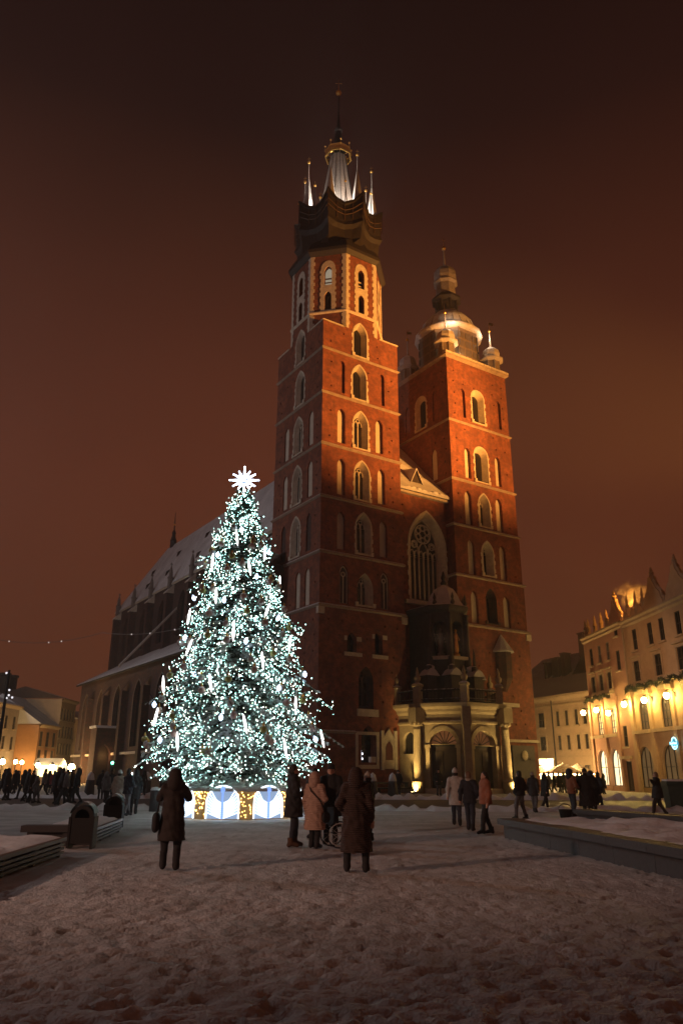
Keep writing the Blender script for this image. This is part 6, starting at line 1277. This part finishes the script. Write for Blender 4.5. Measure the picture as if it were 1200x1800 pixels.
# group near the litter bins
person('person in cream fluffy coat with dark handbag beyond the litter bin', feet(205, 1432), -15, 1.72, BEIGE, .55, JEANS, BLACK, 'hat', WHITEC, ('down', 'down'), .2, .1, .024, build=1.12)
person('person in dark jacket and pale jeans next to the cream coat', feet(221, 1434), -40, 1.80, NAVY, .8, GREYT, BLACK, 'hair', HAIR, ('front', 'front'), .35, .1, .024)
pp = person('person in black coat holding up a phone with bright flash', feet(234, 1431), 10, 1.74, BLACK, .6, BLACK, BLACK, 'hood', BLACK, ('phone', 'down'), .1, .1, .024)
q = feet(227, 1431); fp = thing('phone', 'phone with glaring white flash held by person in black coat', 'phone', (q[0] - .02, q[1] - .1, at(226, 1362, q[1]).z)); b = MB(); b.box(-.04, .04, 0, .012, -.08, .08); b.obj('case', BLACK, fp); b = MB(); b.ball((0, -.02, .05), .05, 8, 6); b.obj('flash', mat('phone_flash', (1, 1, 1), emit=(1, .95, .85), estr=20), fp, True)
person('dark figure standing by the lit side porch doorway', feet(176, 1405), 20, 1.74, BLACK, .6, BLACK, BLACK, 'hat', BLACK, ('down', 'pockets'), .1, .1, .03)
person('figure in dull pale jacket near the lit side porch', feet(184, 1412), -20, 1.66, GREYC, .7, BLACK, BLACK, 'hood', GREYC, ('down', 'down'), .2, .1, .03)
person('dark figure in long coat between cream coat and side porch', feet(192, 1410), 30, 1.76, NAVY, .55, BLACK, BLACK, 'hat', BLACK, ('pockets', 'pockets'), .1, .1, .03)
person('hooded dark figure near the stone bollard chain', feet(250, 1404), 60, 1.74, BLACK, .6, BLACK, BLACK, 'hood', BLACK, ('pockets', 'down'), .3, .1, .03)
# crowd walking along the dark road towards the lit kiosk
protos = []
for k, (cm, hem_, hd, st, bl) in enumerate(((BLACK, .7, 'hat', .45, 1.1), (NAVY, .82, 'hood', .55, 1.1), (DKBR, .5, 'hat', .3, 1.15), (GREYC, .85, 'hair', .6, 1.05), (BLACK, .55, 'hood', .2, 1.2))):
    protos.append(person(('dark figure in hat and short coat walking in road crowd', 'hooded figure in navy jacket striding in the road crowd', 'figure in long brown coat walking in the road crowd', 'bareheaded figure in grey jacket striding in road crowd', 'bulky hooded figure in black coat in the road crowd')[k], (0, 0, 0), 0, 1.74, cm, hem_, BLACK, BLACK, hd, HAIR if hd == 'hair' else cm, ('swing', 'down'), st, .1, .034, group='crowd on the road', build=bl))
used = set()
def crowd(px, py, k, face, s=1.0, z=0.):
    o = protos[k] if k not in used else copy_tree(protos[k]); used.add(k); p = gnd(px, py, z); put(o, (p.x, p.y, z), R(face)); o.scale = (s, s, s); return o
for px, py, k, f, s in ((3, 1404, 0, 100, 1.04), (10, 1407, 4, -80, 1.05), (22, 1402, 2, 80, 1.0), (28, 1399, 1, -90, .98), (38, 1405, 1, 70, 1.0), (46, 1409, 0, -70, 1.02), (54, 1411, 2, -100, .98), (75, 1402, 3, 90, 1.06), (84, 1396, 4, 10, .98), (98, 1413, 4, 170, 1.08), (106, 1414, 0, -60, 1.05), (113, 1415, 3, 100, 1.02), (123, 1412, 2, -80, 1.03), (132, 1413, 1, 95, 1.06)):
    crowd(px, py, k, f, s)
person('child in pale grey jacket walking with the road crowd', feet(62, 1412), -95, 1.42, GREYC, .7, GREYT, BLACK, 'hood', GREYC, ('down', 'swing'), .35, .08, .028)
person('person in red jacket amid the dark road crowd', feet(92, 1399), 10, 1.70, REDC, .78, BLACK, BLACK, 'hat', BLACK, ('down', 'down'), .2, .1, .03)
for px, py, k, f, s in ((975, 1396, 0, 80, 1), (984, 1395, 2, -80, 1), (992, 1396, 4, 20, 1), (1001, 1396, 1, 190, .98), (1017, 1396, 2, 60, 1.02), (1024, 1397, 0, -40, 1.0), (966, 1397, 3, 100, 1.0), (1062, 1398, 4, 80, .95)):
    o = crowd(px, py, k, f, s, .0); lb = o['label'].replace('in the road crowd', 'before the bright terrace').replace('in road crowd', 'before the bright terrace'); o['label'] = lb; o['group'] = 'people before the terrace'

# ------------------------------------------------------------------ frosty air over the whole place
def haze():
    b = MB(); b.box(-260, 260, -70, 420, -1.2, 92); m = bpy.data.materials.new('frosty_air'); m.use_nodes = True; n = m.node_tree.nodes; n.remove(n['Principled BSDF'])
    v = n.new('ShaderNodeVolumePrincipled'); v.inputs['Color'].default_value = (.92, .90, .88, 1); v.inputs['Density'].default_value = .0009; v.inputs['Anisotropy'].default_value = .35; m.node_tree.links.new(v.outputs[0], n['Material Output'].inputs['Volume'])
    b.obj('haze', m, kind='stuff', label='thin frosty haze hanging over the snowy night square', category='haze')
haze()
